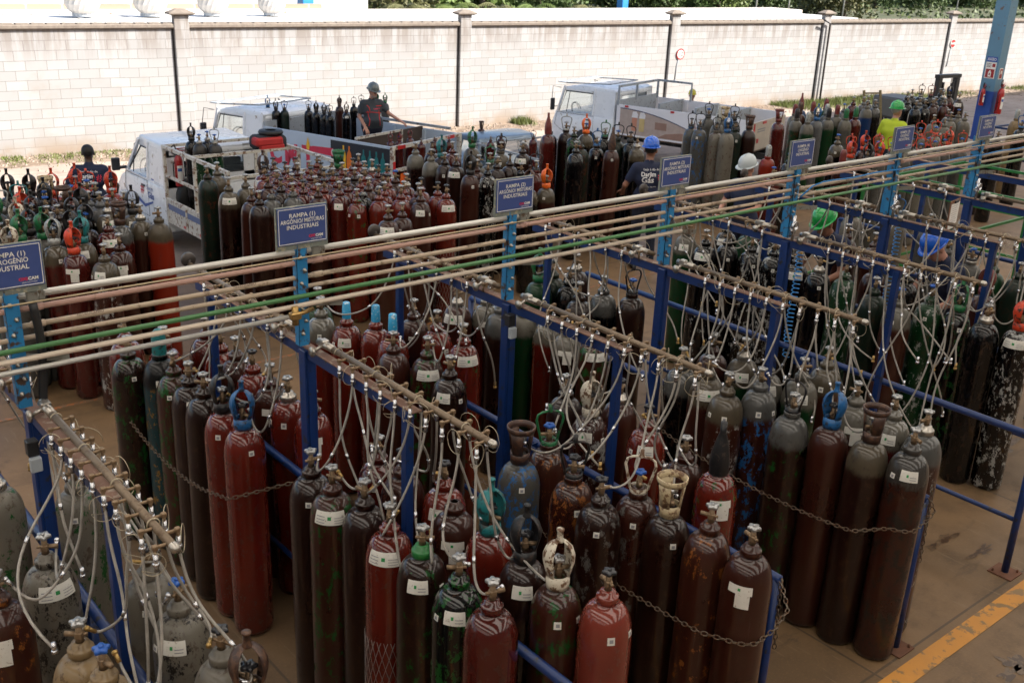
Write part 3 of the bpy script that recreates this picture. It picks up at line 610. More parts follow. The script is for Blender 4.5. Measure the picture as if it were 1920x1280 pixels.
row('1280,673,K.s,v 1330,697,B.y,v,0 1383,724,B.y+w,v,2 1443,712,B.s+u,v,2 1503,774,N.s+g,Hk 1565,790,B,Tu 1627,810,N.y,Cb 1702,824,B.a+k,v,3', 1.42, 'in left row before last argon sign', g)
row('1387,660,G.y,v,3 1497,700,G.w,v,3 1553,674,B.y,v,2 1600,760,B.w,v,4 1670,770,D.w,v,3 1727,800,B.s+w,v,1 1327,655,B,v 1440,690,B.w,u,0', 1.42, 'in right row before last argon sign', g)
row('1133,536,K.s,v 1185,545,N,Hk 1083,495,N,v,1 1065,520,K,v 1085,550,N,v,1 1010,520,G,Tg 1040,508,E,k', 1.42, 'in row behind nearest oxygen sign', g)
row('1290,430,G.w,v,3 1330,455,K.k+w,v,0 1365,455,K,v,1 1400,460,K+w,v,1 1455,470,K+w,v,1 1497,484,K,v,0 1540,504,K,v,1 1585,515,G+w,v,1 1685,563,B.w,u,1 1747,557,G+w,u,1 1800,570,K+g,Tg,2 1853,597,K,v 1912,606,K+w,Tr,0 1642,545,E,v', 1.42, 'in left row at middle oxygen sign', g)
row('1365,425,K,v,0 1400,430,G,v,2 1440,440,K+w,v,0 1480,450,K,r,1 1850,540,B,Td 1640,500,B,Cb 1690,520,K,v,1', 1.42, 'in right row at middle oxygen sign', g)
row('1590,440,B,v 1640,455,B,v,1 1780,470,A,v 1822,486,A,Hk 1868,500,G,v,1 1910,512,E,v 1800,440,A,Ps,2 1745,420,A,v 1600,400,W+k,v 1680,400,W+k,Hu', 1.42, 'in row at farthest oxygen sign', g)
row('-5,1115,B+o,v,4 150,1206,Y,v,3 195,1257,Y,u 293,1143,W+k,u,3 240,1068,W,k,1 90,910,W+g,v,1 143,1015,W+k,v,0 405,1226,W,k 452,1300,W,Tb 20,885,W+g,v', 1.42, 'in rows before nitrogen sign', g)
# stock on the open floor and on the trucks
g = 'cylinders waiting on the loading floor'
def z1(s, ox, oy, sc, swap=None):
    out = []
    for e in s.split():
        f = e.split(','); out.append(','.join([str(ox+float(f[0])*sc), str(oy+float(f[1])*sc)]+f[2:]))
    return ' '.join(out)
row(z1('280,820,A,Tg,0 430,790,A,Tg 560,830,D.y+k,Ts,2 780,910,D,Tr,4 1080,1000,B.y+w,v,3 1270,890,B,v,4 1225,650,D.s,Cb,1 1490,590,B.y,v,1 1690,630,O.y,v 1370,510,N.y,Tk,0 1040,440,S,v 1150,520,N.y,v,0 1060,700,D,v,0 860,790,N.y,Tt,0 940,700,N,Tk,1 700,740,N,Tk 320,720,N,Tk,1 170,870,A,Tw 50,790,A,Tk,0 540,480,N,Hk 740,440,B.y,Cb 440,410,B,Tk 180,540,D,Tr 80,490,A,Hs 230,430,T,Ht 140,320,K,Tk 590,330,O,Tr 660,350,D,Hr 840,310,A,Tr 920,320,K,Hr 1090,310,O,Tr 1120,400,B,v 1225,430,S,v 930,430,S,v 610,560,N,v 390,570,N,Tk 820,530,K,Tk,2 300,390,N,v 400,350,D,Tk 480,350,B,Cy 1000,340,K,v 700,620,N,Tk 20,560,G,Tg 260,620,B,Tw 520,620,K,v,1', 0, 300, .1774), 1.42, 'in stock behind nitrogen sign', g, near=False)
row(z1('160,460,E+r,v 285,410,N.y+y,v 475,620,N.y,v,0 645,590,N.y,v 790,740,B,v 910,810,N,v', 370, 270, .1305), 1.42, 'along edge of red pack', g, near=False)
row(z1('1180,570,K.y,Tb 1275,560,B.y,To,1 1090,460,K,v', 740, 220, .2188), 1.36, 'beside middle argon sign', g, near=False)
row(z1('640,470,B,Tk,2 785,450,K+w,v,1 880,410,N,v,2 215,275,N.w,v 285,270,N,k,1 345,340,N.w,v 425,370,N,v,2 525,400,N,v,0 495,290,D,v 375,330,N,Tt 655,225,N.y,Tg 910,290,N.y,Hk,1 1095,280,N,v,0 1000,400,N,k 720,430,B,v,2 800,370,A,Hg 745,380,A,v 1190,440,D,Hk', 740, 220, .2188), 1.42, 'in brown stock between argon signs', g, near=False)
row(z1('255,560,K,v 350,560,N,Hs 440,610,K+g,v 550,570,K.y,To 505,700,E+r,n 640,680,K+r,Hu,1 750,700,B,Lb,1 710,620,K,Hg 820,640,E,Hk,1 925,660,K,Hk,1 970,680,K.y,v 230,580,D,Ld 455,740,K,v', 980, 120, .2188), 1.5, 'in tall row left of worker', g, near=False)
row(z1('235,410,A+u,Hk 375,440,A+u,Hk,1 500,450,W+r,Hk 660,480,W,Tu 560,350,A,Ls 790,440,E,Hk,2 890,440,N,Cb 640,310,A,Cy 445,300,A,Hk 730,330,K,Hk', 1260, 170, .15625), 1.5, 'in tall row right of worker', g, near=False)
row(z1('1290,360,D,Cd 1470,270,B.w,Pd 1500,320,G.w+r,Pk 1630,350,G.w,Ps 1735,330,S,Tu 1870,310,G.w,Pk 1550,200,U,Ld 1695,250,W,Pd 1800,260,S,Ps 1600,240,B,Pb', 1260, 170, .15625)+' '+z1('150,480,G.w+r,Pd 240,500,A.w,Pg 320,490,D,Pg 430,400,U.w,v 510,390,K.s,v 320,360,D,v 385,360,S,v 440,350,S,v 40,420,G,Pd 215,440,S,u', 1540, 120, .1979), 1.42, 'in mixed row behind oxygen signs', g, near=False)
row('1441,290,O,Ps 1450,330,D,u 1482,300,K,u', 1.25, 'beside grey helmet worker', g, near=False)
row(z1('150,730,K.y,u,1 210,920,B,Pd 290,870,A,Tr 345,800,A,Hr 410,800,B,Tr 430,880,K,Tk,1 500,800,A,Hr 545,860,A,Tr 600,800,W,Hr 790,840,A,Hr 850,760,A,Hr 930,830,W,Hr 1010,760,K,Hr 1080,790,W,Hr 1150,780,A,Hr 1230,740,W,Tr 1300,755,A,Hr 970,660,A,Hr 1045,660,W,Hr 890,740,K,Tk 1060,540,W,v 1170,570,G.w,v,1 1225,520,W,v 1330,500,W,v 1290,490,W,u 1560,640,N,v,1 1670,690,K,v 1850,510,Y,Ps 1900,600,K,Hu', 1540, 120, .1979), 1.42, 'among orange-capped stock by signs', g, near=False)
row(z1('810,320,K,v 870,290,K,v 945,290,K,Hk 1050,290,K,Hd 930,370,K.s,v,1 895,400,K,v 1040,380,B,v 1100,370,B,v 1155,380,B,v 1215,290,B,Tk 1310,330,N,v,0 1240,490,A,Hd 1100,290,K,v 1150,310,K,v 990,390,K,v,1 840,360,K,v', 1540, 120, .1979), 1.42, 'in black stock below the forklift', g, near=False)
# the dense pack of red cylinders
P0 = Vector((5.05, 10.16, 0)); u_ = Vector((.914, -.405, 0)); v_ = Vector((.405, .914, 0)); gp = 'red cylinders packed tightly beside the first truck'
for r_ in range(8):
    for c_ in range(7 if r_ % 2 == 0 else 6):
        p = P0+u_*(.262*(c_+(.5 if r_ % 2 else 0))+.02)+v_*(.225*r_)
        if p.y > 11.9 or p.x > 6.85: continue
        q = (r_*7+c_*3) % 11; st = {1: 'D', 3: 'B', 5: 'D', 7: 'N', 8: 'B', 10: 'D'}.get(q, 'R'); top = 'k' if rnd() < .35 else 'v'; ex = str(random.choice([0, 1, 2, 3, '', '']))
        if r_ == 0: st, top, ex = [('B.s', 'n', ''), ('B.s', 'v', ''), ('B', 'v', '0'), ('D', 'v', '3'), ('K+w', 'n', '3'), ('R', 'v', ''), ('B', 'v', '1')][c_]
        if (r_, c_) == (3, 5): top = 'u'
        if (r_, c_) == (7, 3): top = 'Cg'
        if (r_, c_) == (6, 0): top = 'Tb'
        if (r_, c_) == (7, 5): top = 'Cy'
        oc = (ORD[c_]+' from left') if c_ else 'leftmost'; orr = (ORD[r_]) if r_ else 'first'
        cyl(p.x+.012*(rnd()-.5), p.y+.012*(rnd()-.5), 0, 1.42*(1+.03*(rnd()-.5)), st, top, ex, f'{look(st, top)}, {oc} in {orr} row of red pack', gp)
row(z1('575,740,R+g,v,2 850,730,R,v 1130,680,R,v 1440,790,B,v,3 1715,710,R,k,0N 960,1040,B,v,0 1160,980,B,v,1 1310,610,R,k,1 1470,680,R,k 1030,605,R,k,2', 600, 270, .1305), 1.42, 'at front corner of red pack', gp, near=False)
def load(data, zb, s, where, grp):
    L_ = parse(data); h = 1.42*s; P_ = sorted([(at(px, py, z=zb+h), px, st, top, ex) for px, py, st, top, ex in L_], key=lambda e: e[1])
    for n, (p, px, st, top, ex) in enumerate(P_):
        o = (ORD[n]+' from left') if n else 'leftmost'
        cyl(p.x, p.y, zb, h, st, top, ex+'F', f'{look(st, top)}, {o} {where}', grp); CYLS[-1]['s'] = s
gt = 'cylinders carried on the trucks'
load('358,258,K,Tk 374,264,G.a+w,u 403,264,G.a+w,Hs 389,258,K,u', .02, .87, 'on first truck bed', gt)
load('502,197,E,Tu 518,203,K,Tk 532,203,E,Hb 578,203,K,Hk 593,207,K,Tk 607,210,K,Tk 618,212,K,Hk', .15, .70, 'on flame-panel flatbed', gt)
load('636,196,B,Tb 649,208,K,Tb,3 664,196,K,Hk 677,192,K,Hk 722,190,A.s,Tg 706,188,A,Tg', .15, .68, 'near man on flatbed', gt)
load('733,262,D,Td 749,262,D,Td 768,256,D,Td 790,266,D,v 815,262,D,v 842,262,D,v', .15, .55, 'on flatbed rear near tail gate', gt)
load('903,238,B,Cb 940,256,B,v 1000,258,D,Hb 985,268,B,v 920,262,D,v', .0, .62, 'in caged pickup bed', gt)
load('1143,172,K.y,v,1 1154,172,K.y,v', .15, .6, 'on glasses-panel flatbed', gt)
def spread():
    n = len(CYLS); fix = np.array([c['fix'] for c in CYLS]); P_ = np.array([(c['x'], c['y']) for c in CYLS]); Z = np.array([c['zb'] for c in CYLS])
    O_ = P_.copy()
    for it in range(160):
        D = P_[:, None]-P_[None]; d = np.sqrt((D**2).sum(-1))+1e-9; near_ = (d < .241) & (np.abs(Z[:, None]-Z[None]) < .3); np.fill_diagonal(near_, False); near_ &= ~(fix[:, None] | fix[None])
        f = np.where(near_, (.2425-d)/d*.5, 0); P_ += (D*f[..., None]).sum(1)*.8
        for x in RX[:8]:      # keep clear of rails and posts
            mm = ~fix & (P_[:, 1] < 7.1) & (P_[:, 1] > 2.3); dx = P_[:, 0]-(x+.045); k = mm & (np.abs(dx) < .155); P_[k, 0] = x+.045+np.sign(dx[k]+1e-6)*.155
        mm = ~fix; P_[mm, 1] = np.minimum(P_[mm, 1], 12.05)
    return P_, O_
PF, PO = spread()
order = None
for c, p, o_ in zip(CYLS, PF, PO):
    c['x'], c['y'] = float(p[0]), float(p[1]); st, top, ex = c['st'], c['top'], c['ex']
    chip = st[st.index('+')+1] if '+' in st else None; sh = SH[st[st.index('.')+1]] if '.' in st else None
    root = thing('gas_cylinder', c['label'], 'gas cylinder', (c['x'], c['y'], c['zb']), rnd()*6.28, c['group'])
    if 's' in c: root.scale = (max(c['s'], .62),)*2+(c['s'],)
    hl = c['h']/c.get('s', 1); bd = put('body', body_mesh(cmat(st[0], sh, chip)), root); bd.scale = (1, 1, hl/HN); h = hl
    cs = 'm'
    if 'G' in ex: cs = 'g'
    if rnd() < .10: cs = 's'
    if cs == 'm':
        mt_ = cmat(st[0], sh, chip); ck = mt_.name
        if ck not in COLLAR: COLLAR[ck] = _collar.mesh('collar', mt_)
        cs = ck
    put('collar', COLLAR[cs], root, (0, 0, h-HN))
    ang = math.atan2(-c['y'], -c['x'])-root.rotation_euler.z
    c['root'] = root; root.rotation_euler.x = random.gauss(0, .005); root.rotation_euler.y = random.gauss(0, .005)
    if top in 'vkur' or top[0] in 'THC':
        v = put('valve', VALVE, root, (0, 0, h+.004), rnd()*6.28); w_ = put('handwheel', WHEELS[top if top in 'vkur' else ('u' if rnd() < .15 or (top == 'Hr') else ('k' if rnd() < .4 else 'v'))], v)
    if top[0] in 'THCPXL':
        if top not in CAPS: CAPS[top] = capmesh(top[0], top[1])
        put('valve_guard', CAPS[top], root, (0, 0, h), ang+math.pi/2+random.uniform(-.7, .7))
    for e in ex:
        if e.isdigit(): 
            a_ = ang+random.uniform(-.35, .35); s_ = put('paper_label', STICK[int(e)], root, (0, 0, 0), a_); s_.scale = (1, 1, h/HN)
            if e in '23': s_ = put('paper_label', STICK[1], root, (0, 0, -.01), a_+random.choice((-.95, .95))); s_.scale = (1, 1, h/HN)
        if e == 'N': put('protective_net', NETM, root)
# ================================================================== hoses from the manifolds
def bez(p0, p1, p2, p3, n=18): return [p0*(1-t)**3+p1*3*t*(1-t)**2+p2*3*t*t*(1-t)+p3*t**3 for t in [k/n for k in range(n+1)]]
cnt = {}
for (i, y, s_, seg) in HOSES:
    far = i >= 4
    if (seg == 'rear' and (rnd() < .1 or (i == 0 and s_ < 0))): continue
    x0 = RX[i]+.02+s_*.056; top = Vector((x0, y, 1.945)); tgt = None; best = .55
    for c in CYLS:
        if c['zb'] > .1 or c.get('used') or c['top'][0] in 'PLX' or c['top'] == 'n': continue
        dx = c['x']-RX[i]
        if dx*s_ < 0 or abs(dx) > .62: continue
        d = abs(c['y']+.25-y) if seg == 'front' else abs(c['y']-y)
        if d < best: best = d; tgt = c
    n_ = cnt.get((i, seg), 0); cnt[(i, seg)] = n_+1
    o = (ORD[n_]+' nearest' if n_ else 'nearest')
    t = thing('braided_hose', '', 'hose', top, 0, 'braided steel hoses hanging from the manifolds')
    t['label'] = f'braided steel hose, {o} hanging from {seg} manifold by {SN[i]}'
    P1 = Vector((s_*.01, -.01+.02*rnd(), -.30)); lean = random.uniform(-.05, .05)
    if tgt and i not in (4,) :
        tgt['used'] = True; e = Vector((tgt['x']+.045*(-s_), tgt['y']+.0, tgt['h']+.045))-top; sag = random.uniform(.05, .42)
        mid = e*.55+Vector((s_*random.uniform(-.05, .26), random.uniform(-.28, .22), -sag))
        pts = bez(Vector((0, 0, 0)), Vector((0, lean*.4, -.28)), mid+Vector((0, 0, -.15)), e, 22)
        endd = (pts[-1]-pts[-3]).normalized()
    else:
        ln = random.uniform(.5, 1.15); dy = random.uniform(-.55, .2); dx_ = s_*random.uniform(-.05, .30)
        pts = bez(Vector((0, 0, 0)), Vector((lean*.5, -.02, -ln*.45)), Vector((dx_+.22*random.uniform(-1, 1), dy*.25+.2*random.uniform(-1, 1), -ln*random.uniform(.45, .75))), Vector((dx_, dy, -ln)), 20)
        endd = Vector((0, 0, -1))
    w1, w2, w3 = random.uniform(5, 11), random.uniform(0, 6), random.uniform(.004, .016)
    pts = [p+Vector((math.sin(w1*k_/len(pts)+w2), math.cos(w1*.8*k_/len(pts)+w2*2), 0))*w3*math.sin(math.pi*k_/(len(pts)-1)) for k_, p in enumerate(pts)]
    b = MB(); b.tube(pts, .0062, 7); b.build('hose', BRAID, t)
    b = MB(); b.tube([(0, 0, .03), (0, 0, -.04)], .009, 8); b.tube([(0, 0, -.005), (0, 0, -.018)], .0125, 6); k = len(pts)//2
    b.build('top_fitting', CHROME, t); b = MB(); b.tube([pts[k], pts[k]+(pts[k+1]-pts[k]).normalized()*.03], .0085, 7); b.build('ferrule', CHROME, t)
    b = MB(); b.tube([pts[-1]-endd*.03, pts[-1]+endd*.02], .009, 8); b.tube([pts[-1]+endd*.004, pts[-1]+endd*.018], .012, 6); b.build('end_fitting', BRASS if rnd() < .35 else CHROME, t)
    if rnd() < .75 and i < 6:
        a0 = random.uniform(0, 6.28); rr = random.uniform(.03, .07); b = MB(); cx_, cz_ = s_*rr*.8, random.uniform(-.03, .05)
        ax = Vector((math.cos(a0), math.sin(a0), 0)); C_ = Vector((cx_*.4, random.uniform(-.05, .05), cz_))
        b.tube([C_+ax*rr*math.cos(q)*random.uniform(.95, 1.05)+Vector((0, 0, rr*1.1*math.sin(q))) for q in np.linspace(0, 5.9, 18)]+[Vector((0, 0, -.05))], .0016, 4); b.build('tether_wire', LOOPW, t)
# ================================================================== chains
CH = M('old_chain', (.16, .13, .10), .5, .7, .3, 40, (.12, .05, .02), .4)
def chain(pts, label):
    pts = [Vector(p) for p in pts]; P_ = []; step = .030
    seg = [(pts[k+1]-pts[k]).length for k in range(len(pts)-1)]; Ltot = sum(seg); n = int(Ltot/step); b = MB()
    for j in range(n):
        s = j*step; k = 0
        while k < len(seg)-1 and s > seg[k]: s -= seg[k]; k += 1
        p = pts[k].lerp(pts[k+1], min(1, s/seg[k])); d = (pts[k+1]-pts[k]).normalized(); a = d.orthogonal().normalized(); c_ = d.cross(a)
        if j % 2: a, c_ = c_, a
        b.tube([p+d*.019*math.cos(q)+a*.010*math.sin(q) for q in [2*math.pi*z/8 for z in range(8)]], .0032, 4, closed=True)
    tag(b.build('chain', CH), label, 'chain', 'safety chains round the cylinder rows')
def sagc(p0, p1, sag, n=14):
    p0, p1 = Vector(p0), Vector(p1); return [p0.lerp(p1, k/n)+Vector((0, 0, -sag*4*(k/n)*(1-k/n))) for k in range(n+1)]
def hung(x, ya, yb, z, xs, xe, zs=None):
    return sagc((xs, ya, 1.06), (x, ya+.12, z+.03), .02, 5)+sagc((x, ya+.13, z+.03), (x, yb-.1, z), .05)[0:]+sagc((x, yb-.09, z), (xe, yb, 1.0), .0, 5)
def frontchain(i, z, yb, label):
    row_ = [c for c in CYLS if c['zb'] < .1 and RX[i]-.5 < c['x'] < RX[i] and 2.3 < c['y'] < 4.5]; f_ = min(row_, key=lambda c: c['y']); cx, cy = f_['x'], f_['y']; xl = min(c['x'] for c in row_)-.135
    P_ = [Vector((RX[i]+.04, 2.54, 1.06)), Vector((max(cx+.17, RX[i]-.06), min(2.5, cy-.10), 1.0)), Vector((cx+.09, cy-.135, z+.02))]
    P_ += [Vector((cx+.145*math.cos(a), cy+.145*math.sin(a), z)) for a in np.linspace(-1.9, -2.9, 5)]
    chain(P_+sagc((xl, cy+.08, z), (xl-.01, yb, z+.08), .07, 16), label)
frontchain(2, .95, 4.35, 'rusty chain across cylinder row before middle argon sign')
chain(sagc((RX[2]+.045, 2.54, 1.05), (RX[2]+.06, 2.53, .62), 0, 4), 'loose chain end hanging from railing post before middle argon sign')
frontchain(3, .94, 4.3, 'rusty chain across cylinder row before last argon sign')
chain(sagc((RX[3]+.055, 2.54, 1.16), (RX[3]+.06, 2.53, .60), 0, 4), 'loose chain end hanging from railing post before last argon sign')
x2 = min([c['x'] for c in CYLS if abs(c['x']-2.32) < .12 and 5.0 < c['y'] < 6.8])-.13
chain(sagc((x2, 6.85, 1.05), (x2, 5.35, .93), .10, 14)+sagc((x2, 5.33, .93), (x2+.03, 5.0, 1.0), 0, 3)+[Vector((RX[1]+.02, 4.86, 1.06))], 'dark chain across cylinder row behind first argon sign')
# ================================================================== trucks
def bevel(me, w_, seg=2):
    bm = bmesh.new(); bm.from_mesh(me); bmesh.ops.remove_doubles(bm, verts=bm.verts, dist=1e-5)
    es = [e for e in bm.edges if len(e.link_faces) == 2 and e.calc_face_angle(0) > .5]
    bmesh.ops.bevel(bm, geom=es, offset=w_, segments=seg, affect='EDGES', profile=.5, clamp_overlap=True)
    for f in bm.faces: f.smooth = True
    bm.to_mesh(me); bm.free(); return me
def wheels(t, xs, ys, r, wdt, parent):
    for y in ys:
        for x in xs:
            b = MB(); b.lathe([(r*.62, -wdt/2), (r*.95, -wdt/2), (r, -wdt/2+.02), (r, wdt/2-.02), (r*.95, wdt/2), (r*.62, wdt/2)], 28, (x, y, r), axis='X'); o = b.build('wheel', BLACK, parent)
            b = MB(); b.lathe([(0, -wdt*.3), (r*.2, -wdt*.32), (r*.4, -wdt*.2), (r*.62, -wdt*.5), (r*.63, wdt*.5), (r*.4, wdt*.2), (r*.2, wdt*.32), (0, wdt*.3)], 20, (x, y, r), axis='X'); b.build('rim', GREYP, o)
GASK = M('window_gasket', (.02, .02, .022), .6); SEAT = M('dark_seat', (.03, .035, .05), .7); MIR = M('mirror_black', (.02, .022, .025), .4)
def cab(t, y0, Lc, W, Hc, style, zf=.32):
    "cab-over cab: floor zf, belt line, pillars, roof, real glass"
    belt = zf+(Hc-zf)*.50; sl = .95 if style == 'van' else .22; rt = Hc-.10
    def bx(name, mt, fn, par=t, bev=0):
        b = MB(); fn(b); me = b.mesh(name, mt)
        if bev: bevel(me, bev)
        return put(name, me, par)
    nose = .10
    prof = [(0, zf), (Lc-.05, zf), (Lc+nose*.5, zf+.12), (Lc+nose*.6, belt-.22), (Lc-.02, belt), (0, belt)] if style != 'van' else [(0, zf), (Lc-.1, zf), (Lc, zf+.12), (Lc-.02, zf+.40), (Lc-.22, belt-.10), (Lc-.45, belt), (0, belt)]
    bx('cab_body', TRUCKW, lambda b: b.prism(prof, (-W/2, y0, 0), (0, 1, 0), (0, 0, 1), W), bev=.035)
    y1 = y0+Lc; yt = y1-sl
    if style == 'van': y1 -= .38
    bx('cab_roof', TRUCKW, lambda b: (b.prism([(0, rt-.12), (Lc-sl+.06, rt-.12), (Lc-sl+.02, rt-.02), (Lc*.55, rt+.06), (.10, rt+.04), (0, rt-.02)], (-W/2+.075, y0, 0), (0, 1, 0), (0, 0, 1), W-.15)), bev=.035)
    for s_ in (-1, 1):
        def pil(b):
            xb, xt = s_*(W/2-.035), s_*(W/2-.075)
            for (ya, yb, q) in ((y1-.06, yt, .032), (y0+Lc*.36, y0+Lc*.36, .03), (y0+.05, y0+.05, .045)):
                b.tube([(xb, ya, belt-.02), (xt, yb, rt)], q, 4, sq=True, smooth=False)
            b.box((s_*(W/2-.04), (y0+y1)/2, belt+.004), (.05, y1-y0-.04, .03)); b.box((s_*(W/2-.19), y0+.02, (belt+rt)/2), (.26, .03, rt-belt)); b.add([(s_*(W/2-.03), y0+.01, belt-.02), (s_*(W/2-.03), y0+Lc*.38, belt-.02), (s_*(W/2-.07), y0+Lc*.38, rt-.04), (s_*(W/2-.07), y0+.01, rt-.04), (s_*(W/2-.07), y0+.01, belt-.02), (s_*(W/2-.07), y0+Lc*.38, belt-.02), (s_*(W/2-.11), y0+Lc*.38, rt-.04), (s_*(W/2-.11), y0+.01, rt-.04)], [(0, 1, 2, 3), (7, 6, 5, 4), (0, 4, 5, 1), (1, 5, 6, 2), (2, 6, 7, 3), (3, 7, 4, 0)])
        bx('cab_pillars', TRUCKW, pil)
    bx('rear_panel', TRUCKW, lambda b: (b.box((0, y0+.02, belt+(rt-belt)*.12), (W-.08, .03, (rt-belt)*.28)), b.box((0, y0+.02, rt-.07), (W-.12, .03, .10))))
    gz0, gz1 = belt+.01, rt-.11; ws = lambda z: (y1-.05)+(z-belt)/(rt-belt)*(yt-y1+.05)
    b = MB(); b.add([(-W/2+.07, ws(gz0), gz0), (W/2-.07, ws(gz0), gz0), (W/2-.1, ws(gz1), gz1), (-W/2+.1, ws(gz1), gz1)], [(0, 1, 2, 3)]); b.build('windscreen', GLASS, t)
    for s_ in (-1, 1):
        b = MB(); a, c = y0+Lc*.38, y1-.10; P_ = [(s_*(W/2-.045), a, gz0), (s_*(W/2-.045), c, gz0), (s_*(W/2-.08), yt-.04, gz1), (s_*(W/2-.08), a, gz1)]
        b.mat(0).add(P_, [(0, 1, 2, 3)]); b.mat(1).tube(P_, .014, 5, closed=True); b.tube([(s_*(W/2-.045), c-.20, gz0), (s_*(W/2-.075), c-.26, gz1)], .009, 4); b.build('side_window', [GLASS, GASK], t)
        b = MB(); dx = s_*(W/2+.002); q = [(dx, y0+Lc*.34, zf+.12), (dx, y0+Lc*.34, belt), (dx, y1-.08, belt), (dx, y1-.02, belt-.28), (dx, y1-.12, zf+.34), (dx, y0+Lc*.62, zf+.12)]
        b.tube(q, .0045, 4, closed=True, smooth=False); d = b.build('door', GASK, t)
        b = MB(); b.box((s_*(W/2+.012), y0+Lc*.42, belt-.10), (.02, .12, .03), bev=.006); b.build('door_handle', MIR, d)
        b = MB(); xm = s_*(W/2+.13); hz = belt+.10 if style == 'van' else belt+.18
        b.box((xm, y1-.02, hz), (.13, .06, .20 if style == 'van' else .27), bev=.025); b.tube([(s_*(W/2-.03), y1-.06, hz-.05), (xm, y1-.02, hz-.06)], (.026 if style == 'van' else .008), 6)
        if style != 'van': b.tube([(s_*(W/2-.06), y1-.12, rt-.05), (s_*(W/2+.03), y1+.05, rt-.02), (xm, y1, hz+.13)], .008, 6)
        b.build('mirror', MIR, t)
        b = MB(); b.box((s_*(W/2-.22), y1+nose*.55, zf+.30), (.22, .05, .13), bev=.02); b.build('headlight', M('headlight', (.6, .62, .65), .15, .3), t)
    b = MB(); b.mat(0).add([(-W/2+.32, y0+.022, belt+(rt-belt)*.27), (W/2-.32, y0+.022, belt+(rt-belt)*.27), (W/2-.33, y0+.022, rt-.11), (-W/2+.33, y0+.022, rt-.11)], [(0, 1, 2, 3)])
    b.mat(1).tube([(-W/2+.32, y0+.018, belt+(rt-belt)*.27), (W/2-.32, y0+.018, belt+(rt-belt)*.27), (W/2-.33, y0+.018, rt-.11), (-W/2+.33, y0+.018, rt-.11)], .016, 5, closed=True); b.build('rear_window', [GLASS, GASK], t)
    b = MB()
    for s_ in (-1, 1): b.box((s_*W*.24, y0+.30, belt-.02), (W*.36, .14, .50), bev=.04); b.box((s_*W*.24, y0+.27, belt+.27), (W*.2, .09, .13), bev=.03)
    b.build('seats', SEAT, t); b = MB(); b.tube([(-W*.24+.19*math.cos(a), y1-.32+.06*math.sin(a), belt+.02+.17*math.sin(a)) for a in np.linspace(0, 6.0, 20)], .013, 6); b.build('steering_wheel', BLACK, t)
    b = MB(); b.box((0, y1+nose*.5, zf+.06), (W, .10, .18), bev=.03); b.build('front_bumper', GREYP, t)
    if style != 'van':
        b = MB(); b.box((0, yt+.10, rt+.075), (W*.94, .20, .02), bev=.006); b.tube([(-W*.42, yt+.05, rt+.06), (-W*.36, y0+.3, rt+.12), (W*.36, y0+.3, rt+.12), (W*.42, yt+.05, rt+.06)], .014, 6); b.build('sun_visor', GREYP, t)
def chassis(t, Lb, W, zb, r):
    b = MB()
    for s_ in (-1, 1): b.box((s_*.33, Lb/2+.3, zb-.14), (.08, Lb+1.2, .13))
    for k in range(5): b.box((0, .3+k*Lb/4.4, zb-.05), (W-.1, .06, .06))
    b.build('chassis', GASK, t)
    b = MB(); b.box((0, Lb/2, zb-.015), (W-.02, Lb, .03)); b.build('bed_floor', M('bed_wood', (.14, .09, .06), .75, 0, .4, 6, (.05, .035, .03), .3), t)
REFL = M('reflector_red', (.45, .02, .02), .35); TAIL = M('tail_red', (.40, .01, .01), .25)
TY = YARD
# --- first truck: small white stake truck
tA = thing('stake_truck', 'small white stake truck with logo on door nearest the camera', 'truck', (6.6, 12.75, TY), 0)
ZB = .52; LB = 2.2; WA_ = 1.62; RT = 1.65
chassis(tA, LB, WA_, ZB+.06, .28); wheels(tA, (-.66, .66), (.55,), .30, .26, tA); wheels(tA, (-.68, .68), (LB+.72,), .29, .18, tA)
for s_ in (-1, 1):
    b = MB(); x = s_*WA_/2; b.mat(0).box((x, LB/2, ZB+.19), (.035, LB, .38), bev=.008); b.mat(1).box((x+s_*.019, LB/2, ZB+.26), (.004, LB-.1, .085))
    for k in range(4): b.mat(0).box((x+s_*.02, .08+k*(LB-.16)/3, ZB+.19), (.02, .05, .36))
    for k in range(3): b.mat(2).box((x+s_*.021, .4+k*.55, ZB+.06), (.004, .15, .035))
    b.build('side_board', [WFRAME, M('stripe_blue_grey', (.09, .13, .26), .5), REFL], tA)
    b = MB(); b.tube([(x, 0, RT), (x, LB, RT)], .032, 4, sq=True, smooth=False); b.tube([(x, 0, RT-.42), (x, LB, RT-.42)], .026, 4, sq=True, smooth=False)
    for y in (.03, LB*.5, LB-.03): b.tube([(x, y, ZB+.36), (x, y, RT)], .030, 4, sq=True, smooth=False)
    b.build('stake_rail', WFRAME, tA)
for P_ in ([(-WA_/2, .02, RT-.07), (WA_/2, .02, RT-.07)], [(-WA_/2, LB*.62, RT-.03), (WA_/2, LB*.62, RT-.03)], [(-WA_/2, LB, RT), (WA_/2, LB, RT)], [(.25, LB*.62, ZB+.1), (.25, LB*.62, RT-.05)]):
    b = MB(); b.tube(P_, .029, 4, sq=True, smooth=False); b.build('cross_rail', WFRAME, tA)
cab(tA, LB+.06, 2.05, 1.60, 1.68, 'van')
b = MB(); b.T = None; X_ = -.806; 
b.mat(0).text('#', (X_, LB+.98, .78), (0, -1, 0), (0, 0, 1), .22, bold=.02); b.mat(1).text('Darjim', (X_, LB+.66, .86), (0, -1, 0), (0, 0, 1), .10, width=.26); b.text('Gás', (X_, LB+.64, .74), (0, -1, 0), (0, 0, 1), .14, width=.24, bold=.03)
